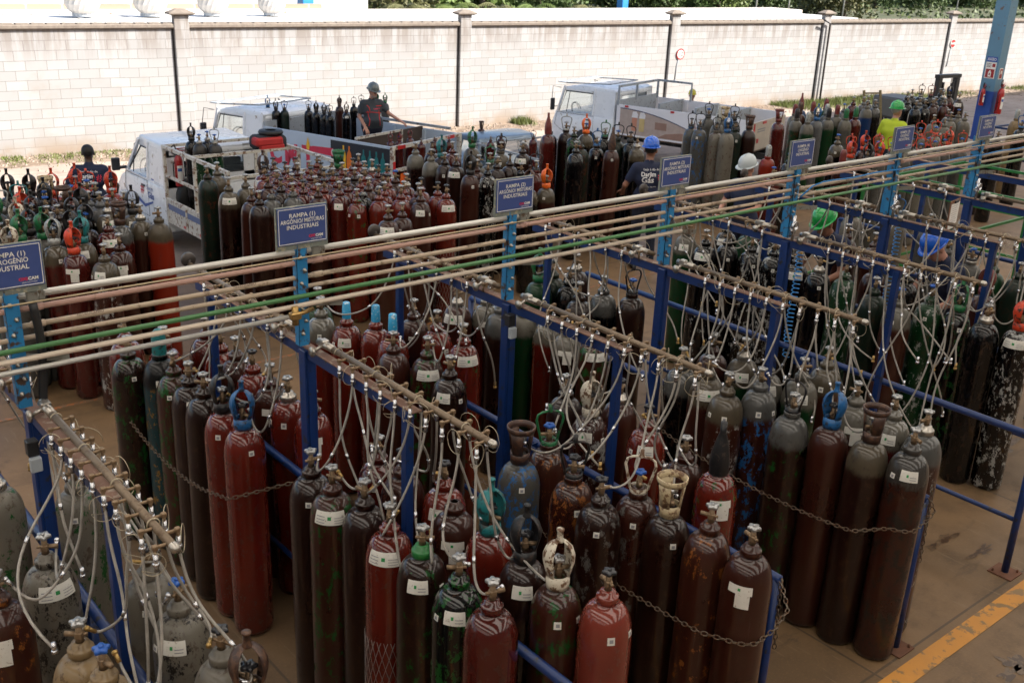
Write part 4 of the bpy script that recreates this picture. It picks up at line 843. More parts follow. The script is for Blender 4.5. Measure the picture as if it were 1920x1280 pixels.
b.prism([(.0, .0), (.42, -.10), (.75, .02), (.75, .05), (.42, -.05), (.0, .06)], (X_, LB+1.32, .66), (0, -1, 0), (0, 0, 1), .002); b.mat(1).box((X_, LB+.52, 1.06), (.003, .10, .02))
b.build('door_lettering', [SRED, M('letter_blue', (.03, .09, .32), .5)], tA)
te = extinguisher((5.95, 12.75+LB-.15, TY+ZB+.55), .95, 'red fire extinguisher with yellow label behind first truck cab')
b = MB(); b.lathe([(.16, -.09), (.28, -.09), (.30, -.06), (.30, .06), (.28, .09), (.16, .09)], 24, (0, 0, 0), axis='Y'); b.lathe([(0, -.02), (.17, -.03), (.17, .03), (0, .02)], 20, axis='Y')
tag(b.build('spare_wheel', BLACK, None, (6.2, 12.75+LB-.14, TY+ZB+.37)), 'black spare wheel standing behind the first truck cab', 'spare wheel')
bag = thing('tool_bag', 'red and black tool bag lying on the first truck frame', 'bag', (7.15, 14.3, TY+RT+.0))
b = MB(); b.box((0, 0, .06), (.50, .34, .22), bev=.08); bevel_me = b.mesh('bag_body', M('bag_black', (.02, .02, .025), .8, bump=.4)); bevel(bevel_me, .03); put('bag_body', bevel_me, bag)
b = MB(); b.box((-.06, -.10, .09), (.44, .20, .12), bev=.05); b.box((-.02, -.14, .0), (.40, .12, .10), bev=.04); b.build('red_flap', M('bag_red', (.40, .02, .02), .7, bump=.4), bag)
b = MB(); b.lathe([(.08, 0), (.17, 0), (.19, .03), (.17, .06), (.08, .06)], 18, (.05, 0, .17)); b.build('strap_coil', BLACK, bag)
# --- flatbed trucks B and D
def flatbed(name, label, loc, rz, W, Lb, zb, pt, art):
    t = thing(name, label, 'truck', loc, rz)
    chassis(t, Lb, W, zb, .36); wheels(t, (-W/2+.2, W/2-.2), (.95,), .36, .34, t); wheels(t, (-W/2+.12, W/2-.12), (Lb+.8,), .36, .2, t)
    for s_ in (-1, 1):
        b = MB(); x = s_*W/2; b.box((x, Lb/2, (zb+pt)/2), (.04, Lb, pt-zb)); b.tube([(x, 0, pt), (x, Lb, pt)], .028, 4, sq=True, smooth=False)
        for k in range(5): b.box((x-s_*.03, .05+k*(Lb-.1)/4, (zb+pt)/2), (.04, .06, pt-zb))
        b.build('side_board', art[0], t)
    b = MB(); b.box((0, Lb, (zb+pt)/2+.05), (W, .04, pt-zb+.1)); b.build('head_board', GREYP, t)
    return t
ARTB = M('panel_pale_blue', (.42, .50, .60), .4, 0, .05, 3)
tB = flatbed('flatbed_truck', 'white flatbed truck with painted flame advertising side panel', (10.33, 14.72, TY), R_(18), 1.9, 2.9, .70, 1.40, [ARTB])
cab(tB, 2.98, 1.4, 1.85, 1.70, 'old')
X_ = -.975; b = MB(); U_ = (0, -1, 0); V_ = (0, 0, 1)
b.mat(1).box((X_+.001, 1.05, 1.08), (.006, 2.05, .60))
b.mat(0); 
b.text('C', (X_, 4.15, .83), U_, V_, .50, width=.50, bold=.05); b.text('M', (X_, 3.55, .83), U_, V_, .50, width=.56, bold=.05); b.text('T', (X_, 2.92, .83), U_, V_, .52, width=.62, bold=.05); b.prism([(0, 0), (.75, -.02), (.78, .05), (.75, .12), (0, .10)], (X_, 2.75, 1.12), U_, V_, .003)
b.mat(2).prism([(0, 0), (.08, 0), (.11, .08), (.05, .22), (-.02, .08)], (X_-.004, 2.95, 1.14), U_, V_, .003)
b.mat(5).prism([(.06*math.cos(a), .06*math.sin(a)) for a in np.linspace(0, 5.9, 14)], (X_-.004, 2.0, 1.17), U_, V_, .003)
bot = [(-.06, 0), (.06, 0), (.07, .03), (.07, .26), (.05, .32), (.02, .35), (.02, .42), (-.02, .42), (-.02, .35), (-.05, .32), (-.07, .26), (-.07, .03)]
for k, yy in enumerate((.92, .70, .48, .26)): b.mat(3).prism([(p_*1.2, q_*1.15) for p_, q_ in bot], (X_-.004, yy, .82), U_, V_, .003)
for k, (yy, mi) in enumerate(((1.62, 2), (1.42, 4))): b.mat(mi).prism([(p_*1.2, q_*1.1) for p_, q_ in bot], (X_-.004, yy, .86), U_, V_, .003)
b.v = [(x, y*2.9/4.6, z) for x, y, z in b.v]
b.build('panel_artwork', [SRED, M('panel_black', (.012, .014, .02), .35), M('flame_yellow', (.75, .42, .02), .5), M('bottle_teal', (.01, .16, .17), .3), M('flame_orange', (.65, .15, .01), .5), M('panel_pink', (.6, .4, .42), .5)], tB)
b = MB(); W = 1.9
b.mat(0)
for s_ in (-1, 1): b.tube([(s_*W/2, -.02, .62), (s_*W/2, -.02, 1.42)], .045, 4, sq=True, smooth=False)
b.tube([(-W/2, -.02, 1.40), (W/2, -.02, 1.40)], .042, 4, sq=True, smooth=False); b.tube([(-W/2, -.02, 1.02), (W/2, -.02, 1.02)], .035, 4, sq=True, smooth=False)
b.mat(1).box((-W/2+.20, -.053, 1.40), (.20, .006, .06)); b.box((W/2-.3, -.053, 1.40), (.2, .006, .06)); b.box((-W/2, -.055, 1.08), (.06, .006, .2)); b.build('tail_gate', [WFRAME, REFL], tB)
b = MB(); b.tube([(W/2+.02, .2, 1.48), (W/2+.02, 2.9, 1.48)], .03, 4, sq=True, smooth=False); b.build('right_rail', GREYP, tB)
b = MB(); b.box((.0, .80, 1.08), (1.84, .04, .76)); b.build('bed_divider', M('divider_wood', (.05, .035, .028), .8), tB)
b = MB(); b.tube([(-.94, .78, 1.46), (.3, .78, 1.46), (.3, .78, .75)], .03, 4, sq=True, smooth=False); b.build('divider_frame', WFRAME, tB)
b = MB(); b.box((0, 0, 0), (.26, .02, .34)); pl_ = at(760, 343, Y=14.48); tag(b.build('orange_placard', M('placard_orange', (.72, .12, .01), .5, 0, .06, 30, (.8, .6, .4), .05), None, pl_, R_(18)), 'orange hazard placard hanging on the flatbed tail gate', 'placard')
yawD = R_(16.1)
ARTD = M('panel_white', (.72, .72, .76), .4, 0, .05, 3)
tD = flatbed('flatbed_truck', 'white flatbed truck with beige glasses artwork on its panel', (18.82, 13.99, TY), yawD, 1.9, 3.2, .70, 1.35, [ARTD])
cab(tD, 3.28, 1.6, 1.85, 1.72, 'old')
X_ = -.975; b = MB(); arc = [(4.95-3.9*k/14, 1.30-.62*(k/14)**2.0) for k in range(15)]
b.mat(0).add([(X_+.003, y, .74) for y, z in arc]+[(X_+.003, y, z) for y, z in arc], [(k, k+1, 16+k, 15+k) for k in range(14)])
b.mat(1).tube([(X_+.001, y, z) for y, z in arc], .010, 4)
for yy, hh in ((2.0, .38), (1.82, .46), (1.64, .5), (1.5, .36), (1.3, .44), (1.1, .28), (.98, .25)): b.mat(2).prism([(p_*.9, q_*hh/.42) for p_, q_ in bot], (X_-.001, yy, .80), U_, V_, .002)
for yy, mi in ((4.35, 3), (4.05, 4)): b.mat(mi).box((X_-.002, yy, .98), (.004, .20, .30)); b.mat(5).prism([(-.12, 0), (.12, 0), (.13, .08), (.06, .14), (-.08, .13)], (X_-.004, yy, 1.12), U_, V_, .002)
b.mat(6).prism([(0, 0), (1.1, 0), (1.5, .12), (.9, .16), (.3, .10)], (X_-.002, 3.4, .75), U_, V_, .002); b.mat(6).box((X_-.002, 3.3, 1.0), (.003, .45, .16))
for yy in (4.7, 2.9, 1.2): b.mat(7).box((X_-.004, yy, 1.345), (.006, .14, .045))
b.v = [(x, y*3.2/5.1, z) for x, y, z in b.v]
b.build('panel_artwork', [M('art_beige', (.42, .34, .30), .45), M('art_line', (.08, .09, .16), .5), M('art_pink', (.36, .26, .26), .5), M('beer_red', (.5, .22, .14), .5), M('beer_gold', (.55, .42, .18), .5), M('foam', (.75, .74, .75), .5), M('art_brown', (.28, .17, .13), .5), REFL], tD)
W = 1.9
for yy in (.8, 1.6, 2.5): b = MB(); b.box((.35, yy, 1.22), (1.25, .05, .34)); b.build('bed_partition', GREYP, tD)
b = MB(); b.tube([(-W/2, 3.18, 1.35), (-W/2, 3.18, 1.76), (W/2, 3.18, 1.76), (W/2, 3.18, 1.35)], .035, 4, sq=True, smooth=False); b.tube([(-.1, 3.18, 1.4), (-.1, 3.18, 1.76)], .03, 4, sq=True, smooth=False)
b.tube([(W/2, 3.18, 1.76), (W/2, 2.3, 1.76), (W/2, 2.3, 1.35)], .033, 4, sq=True, smooth=False); b.build('bed_frame', GREYP, tD)
b = MB(); b.mat(0).box((0, -.02, 1.02), (1.86, .05, .60)); b.mat(1).box((-.86, -.05, 1.20), (.07, .01, .2)); b.box((-.3, -.05, 1.28), (.2, .01, .05)); b.box((-.62, -.05, .92), (.09, .01, .09))
for k in range(2): b.mat(2).box((-.45, -.05, 1.16-.05*k), (.4, .01, .018))
b.build('tail_gate', [M('gate_cream', (.46, .40, .33), .5), REFL, SINK], tD)
# --- grey pickup with a steel cage
tC = thing('pickup_truck', 'grey blue pickup with steel cage bed between the flatbeds', 'truck', (12.1, 12.6, TY), 0)
PB = M('pickup_blue_grey', (.16, .22, .29), .3, .2, .08, 4, coat=.4)
wheels(tC, (-.68, .68), (.7, 3.6), .31, .2, tC)
b = MB(); b.prism([(0, .30), (4.4, .30), (4.45, .62), (4.2, .80), (3.35, .86), (2.0, .88), (0, .86)], (-.80, 0, 0), (0, 1, 0), (0, 0, 1), 1.6); me = b.mesh('body', PB); bevel(me, .04); put('body', me, tC)
b = MB(); b.prism([(2.02, 1.26), (3.0, 1.26), (2.85, 1.34), (2.5, 1.38), (2.1, 1.36)], (-.66, 0, 0), (0, 1, 0), (0, 0, 1), 1.32); me = b.mesh('roof', PB); bevel(me, .03); put('roof', me, tC)
b = MB()
for s_ in (-1, 1):
    for a, c in ((2.04, 2.06), (2.6, 2.6), (3.42, 2.98)): b.tube([(s_*.76, a, .86), (s_*.64, c, 1.28)], .028, 4, sq=True)
b.build('pillars', PB, tC)
b = MB(); b.add([(-.72, 3.38, .88), (.72, 3.38, .88), (.62, 2.98, 1.26), (-.62, 2.98, 1.26)], [(0, 1, 2, 3)]); b.add([(-.70, 2.03, .90), (.70, 2.03, .90), (.62, 2.05, 1.26), (-.62, 2.05, 1.26)], [(0, 1, 2, 3)])
for s_ in (-1, 1): b.add([(s_*.74, 2.08, .90), (s_*.74, 3.34, .90), (s_*.635, 2.96, 1.26), (s_*.635, 2.08, 1.26)], [(0, 1, 2, 3)])
b.build('windows', GLASS, tC)
b = MB()
for s_ in (-1, 1):
    b.tube([(s_*.80, 0, 1.30), (s_*.80, 1.95, 1.30)], .022, 4, sq=True, smooth=False)
    for y in (0, .65, 1.3, 1.95): b.tube([(s_*.80, y, .84), (s_*.80, y, 1.30)], .02, 4, sq=True, smooth=False)
b.tube([(-.8, 0, 1.30), (.8, 0, 1.30)], .022, 4, sq=True, smooth=False); b.tube([(-.8, 1.95, 1.30), (.8, 1.95, 1.30)], .022, 4, sq=True, smooth=False); b.build('steel_cage', GREYP, tC)
# road cone, forklift
c0 = at(1092, 300, z=.0)
cone = thing('traffic_cone', 'orange and white traffic cone beside tall black cylinders', 'traffic cone', (at(1006, 292, Y=12.9).x, 12.9, YARD))
b = MB(); b.mat(1); b.lathe([(.17, .03), (.12, .25)], 16); b.mat(0).lathe([(.12, .25), (.085, .42)], 16); b.mat(1).lathe([(.085, .42), (.055, .56)], 16); b.mat(0).lathe([(.055, .56), (.04, .64)], 16); b.mat(1).lathe([(.04, .64), (.025, .72), (0, .72)], 16); b.build('cone_body', [WHITE, M('cone_orange', (.55, .09, .02), .6)], cone)
b = MB(); b.box((0, 0, .015), (.38, .38, .03), bev=.01); b.build('base', M('cone_orange', (.55, .09, .02), .6), cone)
fp = at(1779, 140, Y=15.2)
fk = thing('forklift', 'black forklift mast standing behind the black cylinders', 'forklift', (fp.x, 15.2, YARD), R_(-6)); H_ = fp.z-YARD
FB = M('forklift_black', (.012, .012, .014), .45, 0, .3, 9)
b = MB()
for s_ in (-1, 1): b.box((s_*.40, 0, H_/2), (.16, .14, H_), bev=.01); b.box((s_*.22, -.02, H_/2-.1), (.05, .08, H_-.2))
b.box((0, 0, H_-.04), (1.02, .16, .10), bev=.01); b.box((0, 0, H_-.75), (.9, .12, .10)); b.build('mast', FB, fk)
b = MB(); b.tube([(0, .05, .3), (0, .05, H_-.4)], .04, 8); b.tube([(.05, -.03, .5), (.12, -.05, H_-.1)], .02, 6); b.build('lift_cylinder', STEEL, fk)
b = MB(); b.box((0, 1.2, .65), (1.0, 1.7, .6), bev=.06); b.build('chassis', M('forklift_grey', (.10, .10, .09), .5), fk)
wheels(fk, (-.45, .45), (.4, 1.9), .27, .2, fk)
b = MB()
for s_ in (-1, 1): b.box((s_*.25, -.5, .12), (.10, .9, .04))
b.box((0, -.09, .45), (.9, .04, .6)); b.build('forks', FB, fk)
# platform railing near the column, green stock cages and yellow stand
def frame(name, label, cat, x0, x1, y0, y1, h, mt, r=.022, lv=(1., .5)):
    t = thing(name, label, cat, ((x0+x1)/2, (y0+y1)/2, 0)); hx, hy = (x1-x0)/2, (y1-y0)/2
    for sx, sy in ((-1, -1), (1, -1), (1, 1), (-1, 1)): b = MB(); b.tube([(sx*hx, sy*hy, 0), (sx*hx, sy*hy, h)], r*1.2, 4, sq=True, smooth=False); b.build('post', mt, t)
    b = MB()
    for f in lv: b.tube([(-hx, -hy, h*f), (hx, -hy, h*f), (hx, hy, h*f), (-hx, hy, h*f)], r, 4, closed=True, sq=True, smooth=False)
    b.build('rails', mt, t); return t
frame('storage_cage', 'green steel storage cage behind the nearest oxygen sign', 'cage', 10.9, 12.5, 5.4, 7.6, 1.25, GREENP, .022, (1., .12))
frame('storage_cage', 'green steel storage cage behind the farthest oxygen sign', 'cage', 12.9, 14.7, 5.2, 7.4, 1.35, GREENP, .024, (1., .12))
frame('storage_cage', 'blue steel storage cage right of the roof column', 'cage', 20.4, 22.2, 8.4, 9.8, 1.1, BLUE, .025, (1., .5))
p = at(1672, 215, z=.9)
st_ = thing('ladder_stand', 'yellowish steel stand left of the green helmet worker', 'stand', (p.x, p.y+.5, 0), R_(-20))
b = MB()
for s_ in (-1, 1): b.tube([(s_*.22, -.25, 0), (s_*.22, .1, 1.35)], .03, 4, sq=True, smooth=False)
for k in range(4): b.tube([(-.22, -.18+.09*k, .3+.33*k), (.22, -.18+.09*k, .3+.33*k)], .022, 4, sq=True, smooth=False)
b.build('frame', M('stand_ochre', (.16, .12, .05), .6, 0, .3, 9), st_)
cb_ = thing('clipboard', 'clipboard with white sheet hanging under the farthest oxygen rack', 'clipboard', at(1787, 402, Y=4.35), R_(10))
b = MB(); b.box((0, 0, 0), (.24, .008, .26)); b.build('board', M('board_brown', (.18, .08, .04), .6), cb_)
b = MB(); b.mat(0).box((0, -.006, -.01), (.205, .003, .225)); b.mat(1)
for k in range(9): b.box((-.01, -.0085, .08-k*.02), (.16-.03*(k % 3), .001, .002))
b.build('paper_sheet', [SIGNW, SINK], cb_); b = MB(); b.box((0, -.012, .115), (.08, .014, .022), bev=.003); b.build('clip', FB, cb_)
def jbox(px, py, Y, s, label):
    p = at(px, py, Y=Y); t = thing('switch_box', label, 'switch box', p)
    b = MB(); b.box((0, 0, 0), (.05, .05, .075), bev=.004); b.build('housing', FB, t); b = MB(); b.box((0, -.03, -.075), (.05, .03, .07), bev=.004); b.build('socket_plate', GREYP, t)
jbox(60, 838, 4.60, 1, 'black and grey switch box on the nitrogen rack post'); jbox(956, 600, 4.64, 1, 'black and grey switch box on the middle argon rack post')
# ================================================================== people
def smin(a, b, k): h = np.clip(.5+.5*(b-a)/k, 0, 1); return b*(1-h)+a*h-k*h*(1-h)
class Body:
    def __init__(s, vox): s.P = []; s.vox = vox
    def cap(s, a, b, ra, rb, tag_, k=.025): s.P.append(('c', np.array(a, float), np.array(b, float), ra, rb, tag_, k)); return s
    def ell(s, c, r, tag_, k=.02, R=None): s.P.append(('e', np.array(c, float), np.array(r, float), R, None, tag_, k)); return s
    def mesh(s, name, mats):
        vx = s.vox; lo = np.min([np.minimum(p[1], p[2] if p[0] == 'c' else p[1])-.22 for p in s.P], 0); hi = np.max([np.maximum(p[1], p[2] if p[0] == 'c' else p[1])+.22 for p in s.P], 0)
        n = np.ceil((hi-lo)/vx).astype(int)+1; D = np.full(n, 1., np.float32); T = np.zeros(n, np.int8); DT = np.full(n, 9., np.float32)
        ax = [lo[i]+vx*np.arange(n[i]) for i in range(3)]
        for p in s.P:
            k = p[6]; m_ = k+.03
            if p[0] == 'c': a, b = np.minimum(p[1], p[2])-max(p[3], p[4])-m_, np.maximum(p[1], p[2])+max(p[3], p[4])+m_
            else: a, b = p[1]-p[2].max()-m_, p[1]+p[2].max()+m_
            i0 = np.clip(((a-lo)/vx).astype(int), 0, n-1); i1 = np.clip(((b-lo)/vx).astype(int)+2, 1, n); sl = tuple(slice(i0[i], i1[i]) for i in range(3))
            X, Y, Z = np.meshgrid(*[ax[i][sl[i]] for i in range(3)], indexing='ij'); Q = np.stack([X, Y, Z], -1)
            if p[0] == 'c':
                ba = p[2]-p[1]; h = np.clip(((Q-p[1])@ba)/max(ba@ba, 1e-9), 0, 1); d = np.linalg.norm(Q-p[1]-h[..., None]*ba, axis=-1)-(p[3]+(p[4]-p[3])*h)
            else:
                q = Q-p[1]
                if p[3] is not None: q = q@p[3]
                l = np.linalg.norm(q/p[2], axis=-1); d = (l-1)*p[2].min()*np.clip(l, .6, 2)
            D[sl] = smin(D[sl], d, k) if k > .001 else np.minimum(D[sl], d)
            w_ = d < DT[sl]; DT[sl] = np.where(w_, d, DT[sl]); T[sl] = np.where(w_, p[5], T[sl])
        # surface nets
        S_ = D < 0; c = S_[:-1, :-1, :-1].astype(np.int8)*0
        cnt_ = sum(S_[i:n[0]-1+i, j:n[1]-1+j, k:n[2]-1+k].astype(np.int8) for i in (0, 1) for j in (0, 1) for k in (0, 1))
        act = (cnt_ > 0) & (cnt_ < 8); I = np.argwhere(act); idx = -np.ones(act.shape, int); idx[act] = np.arange(len(I))
        acc = np.zeros((len(I), 3)); num = np.zeros(len(I))
        cor = [(i, j, k) for i in (0, 1) for j in (0, 1) for k in (0, 1)]
        for a in cor:
            for ax_ in range(3):
                if a[ax_]: continue
                b = list(a); b[ax_] = 1; da = D[tuple((I+a).T)]; db = D[tuple((I+b).T)]; x = (da < 0) != (db < 0)
                t = np.where(x, da/np.where(x, da-db, 1), 0); pt = np.array(a)+np.zeros((len(I), 3)); pt[:, ax_] += t
                acc += pt*x[:, None]; num += x
        V = lo+(I+acc/num[:, None])*vx; VT = T[tuple((I+(acc/num[:, None] > .5)).T)]
        F_ = []
        for ax_ in range(3):
            o1, o2 = [(1, 2), (2, 0), (0, 1)][ax_]; e = [0, 0, 0]; e[ax_] = 1
            A = S_[:n[0]-e[0], :n[1]-e[1], :n[2]-e[2]]; B_ = S_[e[0]:, e[1]:, e[2]:]; K = np.argwhere(A != B_)
            K = K[(K[:, o1] > 0) & (K[:, o2] > 0) & (K[:, o1] < act.shape[o1]) & (K[:, o2] < act.shape[o2])]; fl = A[tuple(K.T)]
            d1 = np.zeros(3, int); d1[o1] = 1; d2 = np.zeros(3, int); d2[o2] = 1
            q = np.stack([idx[tuple(K.T)], idx[tuple((K-d1).T)], idx[tuple((K-d1-d2).T)], idx[tuple((K-d2).T)]], 1); q[~fl] = q[~fl][:, ::-1]; F_.append(q)
        F_ = np.concatenate(F_); F_ = F_[(F_ >= 0).all(1)]
        # one smoothing pass
        nb = np.zeros_like(V); nc = np.zeros(len(V))
        for a, b in ((0, 1), (1, 2), (2, 3), (3, 0)):
            np.add.at(nb, F_[:, a], V[F_[:, b]]); np.add.at(nc, F_[:, a], 1)
        V = V*.5+nb/np.maximum(nc, 1)[:, None]*.5
        me = bpy.data.meshes.new(name); me.from_pydata(V.tolist(), [], F_.tolist())
        for q in mats: me.materials.append(q)
        me.polygons.foreach_set('material_index', VT[F_[:, 0]].astype(np.int32)); me.polygons.foreach_set('use_smooth', [True]*len(F_))
        bvh = BVHTree.FromPolygons([Vector(v) for v in V], F_.tolist()); return me, bvh
SKIN = {'light': M('skin_light', (.42, .21, .15), .5, 0, .12, 12), 'mid': M('skin_mid', (.26, .12, .075), .5, 0, .12, 12), 'dark': M('skin_dark', (.055, .027, .018), .45, 0, .12, 12)}
HAIRK = M('hair_black', (.008, .007, .007), .6); HAIRG = M('hair_grey', (.28, .27, .26), .7)
EYE = M('eye_dark', (.02, .015, .012), .3); LIP = M('lip', (.25, .08, .07), .5); BOOT = M('boot_black', (.015, .013, .012), .5)
NAVY = M('shirt_navy', (.008, .014, .045), .8, 0, .25, 10, bump=.5); NAVT = M('trouser_navy', (.008, .012, .030), .85, 0, .25, 10, bump=.5); GREYSH = M('shirt_charcoal', (.035, .042, .052), .8, 0, .2, 10, bump=.5)
YELSH = M('shirt_lime', (.42, .52, .02), .7, 0, .15, 10, bump=.5)
def fingers(B_, w_, e_, side, curl, tg, palm_dir=None):
    "palm and five separate fingers continuing the forearm e_->w_"
    d = (w_-e_)/np.linalg.norm(w_-e_); up = np.array([0, 0, 1.]) if abs(d[2]) < .8 else np.array([0, -1., 0]); sx = np.cross(d, up); sx /= np.linalg.norm(sx); nz = np.cross(sx, d)
    if palm_dir is not None: nz = np.array(palm_dir, float); nz -= d*(nz@d); nz /= np.linalg.norm(nz); sx = np.cross(nz, d)
    pc = w_+d*.05
    for q in (-.026, -.009, .009, .026): B_.cap(w_+d*.012+sx*q*.7, w_+d*.088+sx*q, .015, .012, tg, .012)
    for j, (q, ln) in enumerate(((-.031, .058), (-.011, .070), (.010, .074), (.030, .066))):
        a = w_+d*.088+sx*q; ang = curl*.55; b1 = a+(d*math.cos(ang)+nz*-math.sin(ang)+sx*q*1.4)*ln*.5; ang = curl*1.3; b2 = b1+(d*math.cos(ang)-nz*math.sin(ang))*ln*.5
        B_.cap(a, b1, .0095, .009, tg, .003); B_.cap(b1, b2, .009, .0075, tg, .003)
    a = w_+d*.030+sx*.030*side; b1 = a+(d*.6+sx*side*.75-nz*.25)*.038; b2 = b1+(d*.85+sx*side*.25-nz*.35)*.032
    B_.cap(a, b1, .013, .011, tg, .006); B_.cap(b1, b2, .0105, .0085, tg, .003)
def person(label, loc, rz, H=1.75, skin='mid', shirt=NAVY, trous=NAVT, hair=HAIRK, arms=None, lean=0., headrot=(0, 0), helmet=None, glasses=False, vox=.0095, belly=0., beard=None):
    "figure facing -Y, standing at the origin; arms = ((elbow),(wrist)) for left (-x) and right (+x)"
    s = H/1.75; B_ = Body(vox)
    def L_(p):   # lean the upper body forward about the hips
        p = np.array(p, float)*s
        if p[2] > .95*s and lean:
            a = lean; y, z = p[1], p[2]-.95*s; p = np.array([p[0], y*math.cos(a)-z*math.sin(a), .95*s+y*math.sin(a)+z*math.cos(a)])
        return p
    C = lambda a, b, ra, rb, t, k=.025: B_.cap(L_(a), L_(b), ra*s, rb*s, t, k)
    C((-.09, 0, .92), (.09, 0, .92), .125, .125, 2, .04)
    for q in (-1, 1):
        C((q*.095, 0, .90), (q*.11, -.01, .50), .098, .068, 2, .03); C((q*.11, -.01, .50), (q*.12, .02, .12), .066, .050, 2, .03)
        C((q*.12, .03, .055), (q*.13, -.13, .045), .052, .045, 3, .02)
    C((-.07, 0, 1.02), (.07, 0, 1.02), .120+belly*.5, .120+belly*.5, 1, .05); C((0, -belly-.005, 1.10), (0, -belly-.005, 1.16), .125+belly*.4, .125, 1, .05)
    C((-.085, .005, 1.28), (.085, .005, 1.28), .125, .125, 1, .06); C((-.14, .012, 1.395), (.14, .012, 1.395), .085, .085, 1, .05); C((0, .0, 1.44), (0, .005, 1.48), .07, .058, 1, .03)
    C((0, .005, 1.47), (0, -.008, 1.55), .052, .050, 0, .02)
    if arms is None: arms = (((-.27, .03, 1.14), (-.29, -.06, .90)), ((.27, .03, 1.14), (.29, -.06, .90)))
    for q, (e, w_) in zip((-1, 1), arms):
        sh = np.array((q*.185, .01, 1.405)); e = np.array(e, float); w_ = np.array(w_, float); md = sh+(e-sh)*.62
        C(sh, md, .066, .058, 1, .03); C(sh+(e-sh)*.5, e, .045, .038, 0, .012); C(e, w_, .038, .026, 0, .012)
        fingers(B_, L_(w_), L_(e), -q, .55, 0)
    hc = np.array((0, -.015, 1.635)); yw, pt = headrot
    Rh = np.array(Matrix.Rotation(yw, 3, 'Z') @ Matrix.Rotation(pt, 3, 'X')); pv = np.array((0, .01, 1.54))
    def Hd(p): return L_(pv+Rh@(hc+np.array(p)-pv))
    def E(c, r, t, k=.012): B_.ell(Hd(c), np.array(r)*s, t, k, Rh)
    E((0, .012, .025), (.078, .098, .092), 0, .02); E((0, -.030, -.045), (.058, .062, .068), 0, .025); E((0, -.062, -.088), (.028, .022, .022), 0, .02)
    B_.cap(Hd((0, -.088, .012)), Hd((0, -.108, -.028)), .011*s, .015*s, 0, .008); E((0, -.082, .030), (.045, .014, .010), 0, .012)
    for q in (-1, 1): E((q*.030, -.086, .010), (.013, .008, .007), 5, .001); E((q*.080, .008, -.005), (.012, .024, .034), 0, .004)
    E((0, -.092, -.058), (.024, .008, .006), 6, .001)
    if hair is not None:
        E((0, .030, .040), (.083, .096, .088), 4, .002)
    if beard is not None: E((0, -.045, -.070), (.058, .055, .045), 7, .004)
    mats = [SKIN[skin], shirt, trous, BOOT, hair or HAIRK, EYE, LIP, beard or HAIRG]
    me, bvh = B_.mesh('body', mats); root = thing('person', label, 'person', loc, rz); put('body', me, root)
    if helmet:
        b = MB(); prof = [(.122, 0), (.121, .03), (.110, .075), (.085, .112), (.045, .132), (0, .138)]
        b.lathe(prof, 24, (0, .012, .045), sx=.90, sy=1.10)
        br = []
        for k in range(24):
            a = 2*math.pi*k/24; ex = 1.13 if math.sin(a) > -.3 else 1.13+.30*(-math.sin(a)-.3)
            for rr, z in ((.112, .052), (.122*ex, .043-.008*(ex-1.1)), (.122*ex, .038-.008*(ex-1.1)), (.112, .040)): br.append((rr*math.cos(a)*.92, .012+rr*math.sin(a)*1.10, z))
        b.add(br, [(4*k+j, 4*((k+1) % 24)+j, 4*((k+1) % 24)+(j+1) % 4, 4*k+(j+1) % 4) for k in range(24) for j in range(4)], True)
        b.tube([(0, .012-.12*math.cos(a), .045+.138*math.sin(a)+.002) for a in np.linspace(.5, 2.7, 12)], .010, 6)
        o = b.build('hard_hat', M('hard_hat_'+helmet[0], helmet[1], .25, 0, .04, 5, coat=.4), root); T3 = Matrix(Rh.tolist()).to_4x4(); Lr = Matrix.Rotation(lean, 4, 'X')
        o.matrix_basis = Matrix.Translation(Vector(Hd((0, 0, .012)))) @ Lr @ T3 @ Matrix.Scale(s, 4)
    if glasses:
        b = MB()
        for q in (-1, 1): b.tube([Hd((q*.033+.024*math.cos(a), -.100+.004*abs(math.cos(a)), .010+.016*math.sin(a))) for a in np.linspace(0, 5.8, 14)], .0022, 4, closed=True); b.tube([Hd((q*.056, -.098, .016)), Hd((q*.082, -.04, .014)), Hd((q*.084, .01, .01))], .0022, 4)
        b.tube([Hd((-.010, -.102, .014)), Hd((.010, -.102, .014))], .0022, 4); b.build('glasses', FB, root)
    return root, bvh, s
def cling(b, bvh, dirn, off=.004):
    "lay a flat mesh against the body along dirn (+1 from the back, -1 from the front)"
    out = []
    for v in b.v:
        h = bvh.ray_cast(Vector((v[0], dirn*.8, v[2])), Vector((0, -dirn, 0)))
        y = h[0].y+dirn*off if h[0] is not None else v[1]
        out.append((v[0], y, v[2]))
    b.v = out; return b
INKW = M('print_white', (.72, .72, .74), .6); INKB = M('print_blue', (.03, .10, .38), .6)
def backprint(root, bvh, s):
    for (txt, x, z, sz, wd_, mt, name) in (('hoje é dia de', 0, 1.385, .045, .22, INKW, 'print'), ('#', -.125, 1.27, .13, .07, SRED, 'print'), ('Darjim', .04, 1.31, .08, .20, INKW, 'print'), ('Gás', .05, 1.225, .11, .17, INKW, 'print'), ('a sua escolha', .0, 1.16, .025, .16, INKW, 'print')):
        b = MB(); b.text(txt, (x*s, .5, z*s), (-1, 0, 0), (0, 0, 1), sz*s, width=wd_*s, bold=.02 if sz > .05 else 0)
        if txt != 'hoje é dia de': b.v = [(v[0], v[1], v[2]) for v in b.v]
        b.v = [(-(v[0]-x*s)*1+(-x*s) if False else v[0], v[1], v[2]) for v in b.v]
        cling(b, bvh, 1); b.build('shirt_print', mt, root)
def pr(px, py, H, zb): p = at(px, py, z=zb+H); return Vector((p.x, p.y, zb))
HELM = {'blue': (.01, .10, .55), 'grey': (.42, .46, .48), 'dgrey': (.12, .14, .14), 'green': (.01, .30, .06), 'yellow': (.50, .42, .02)}
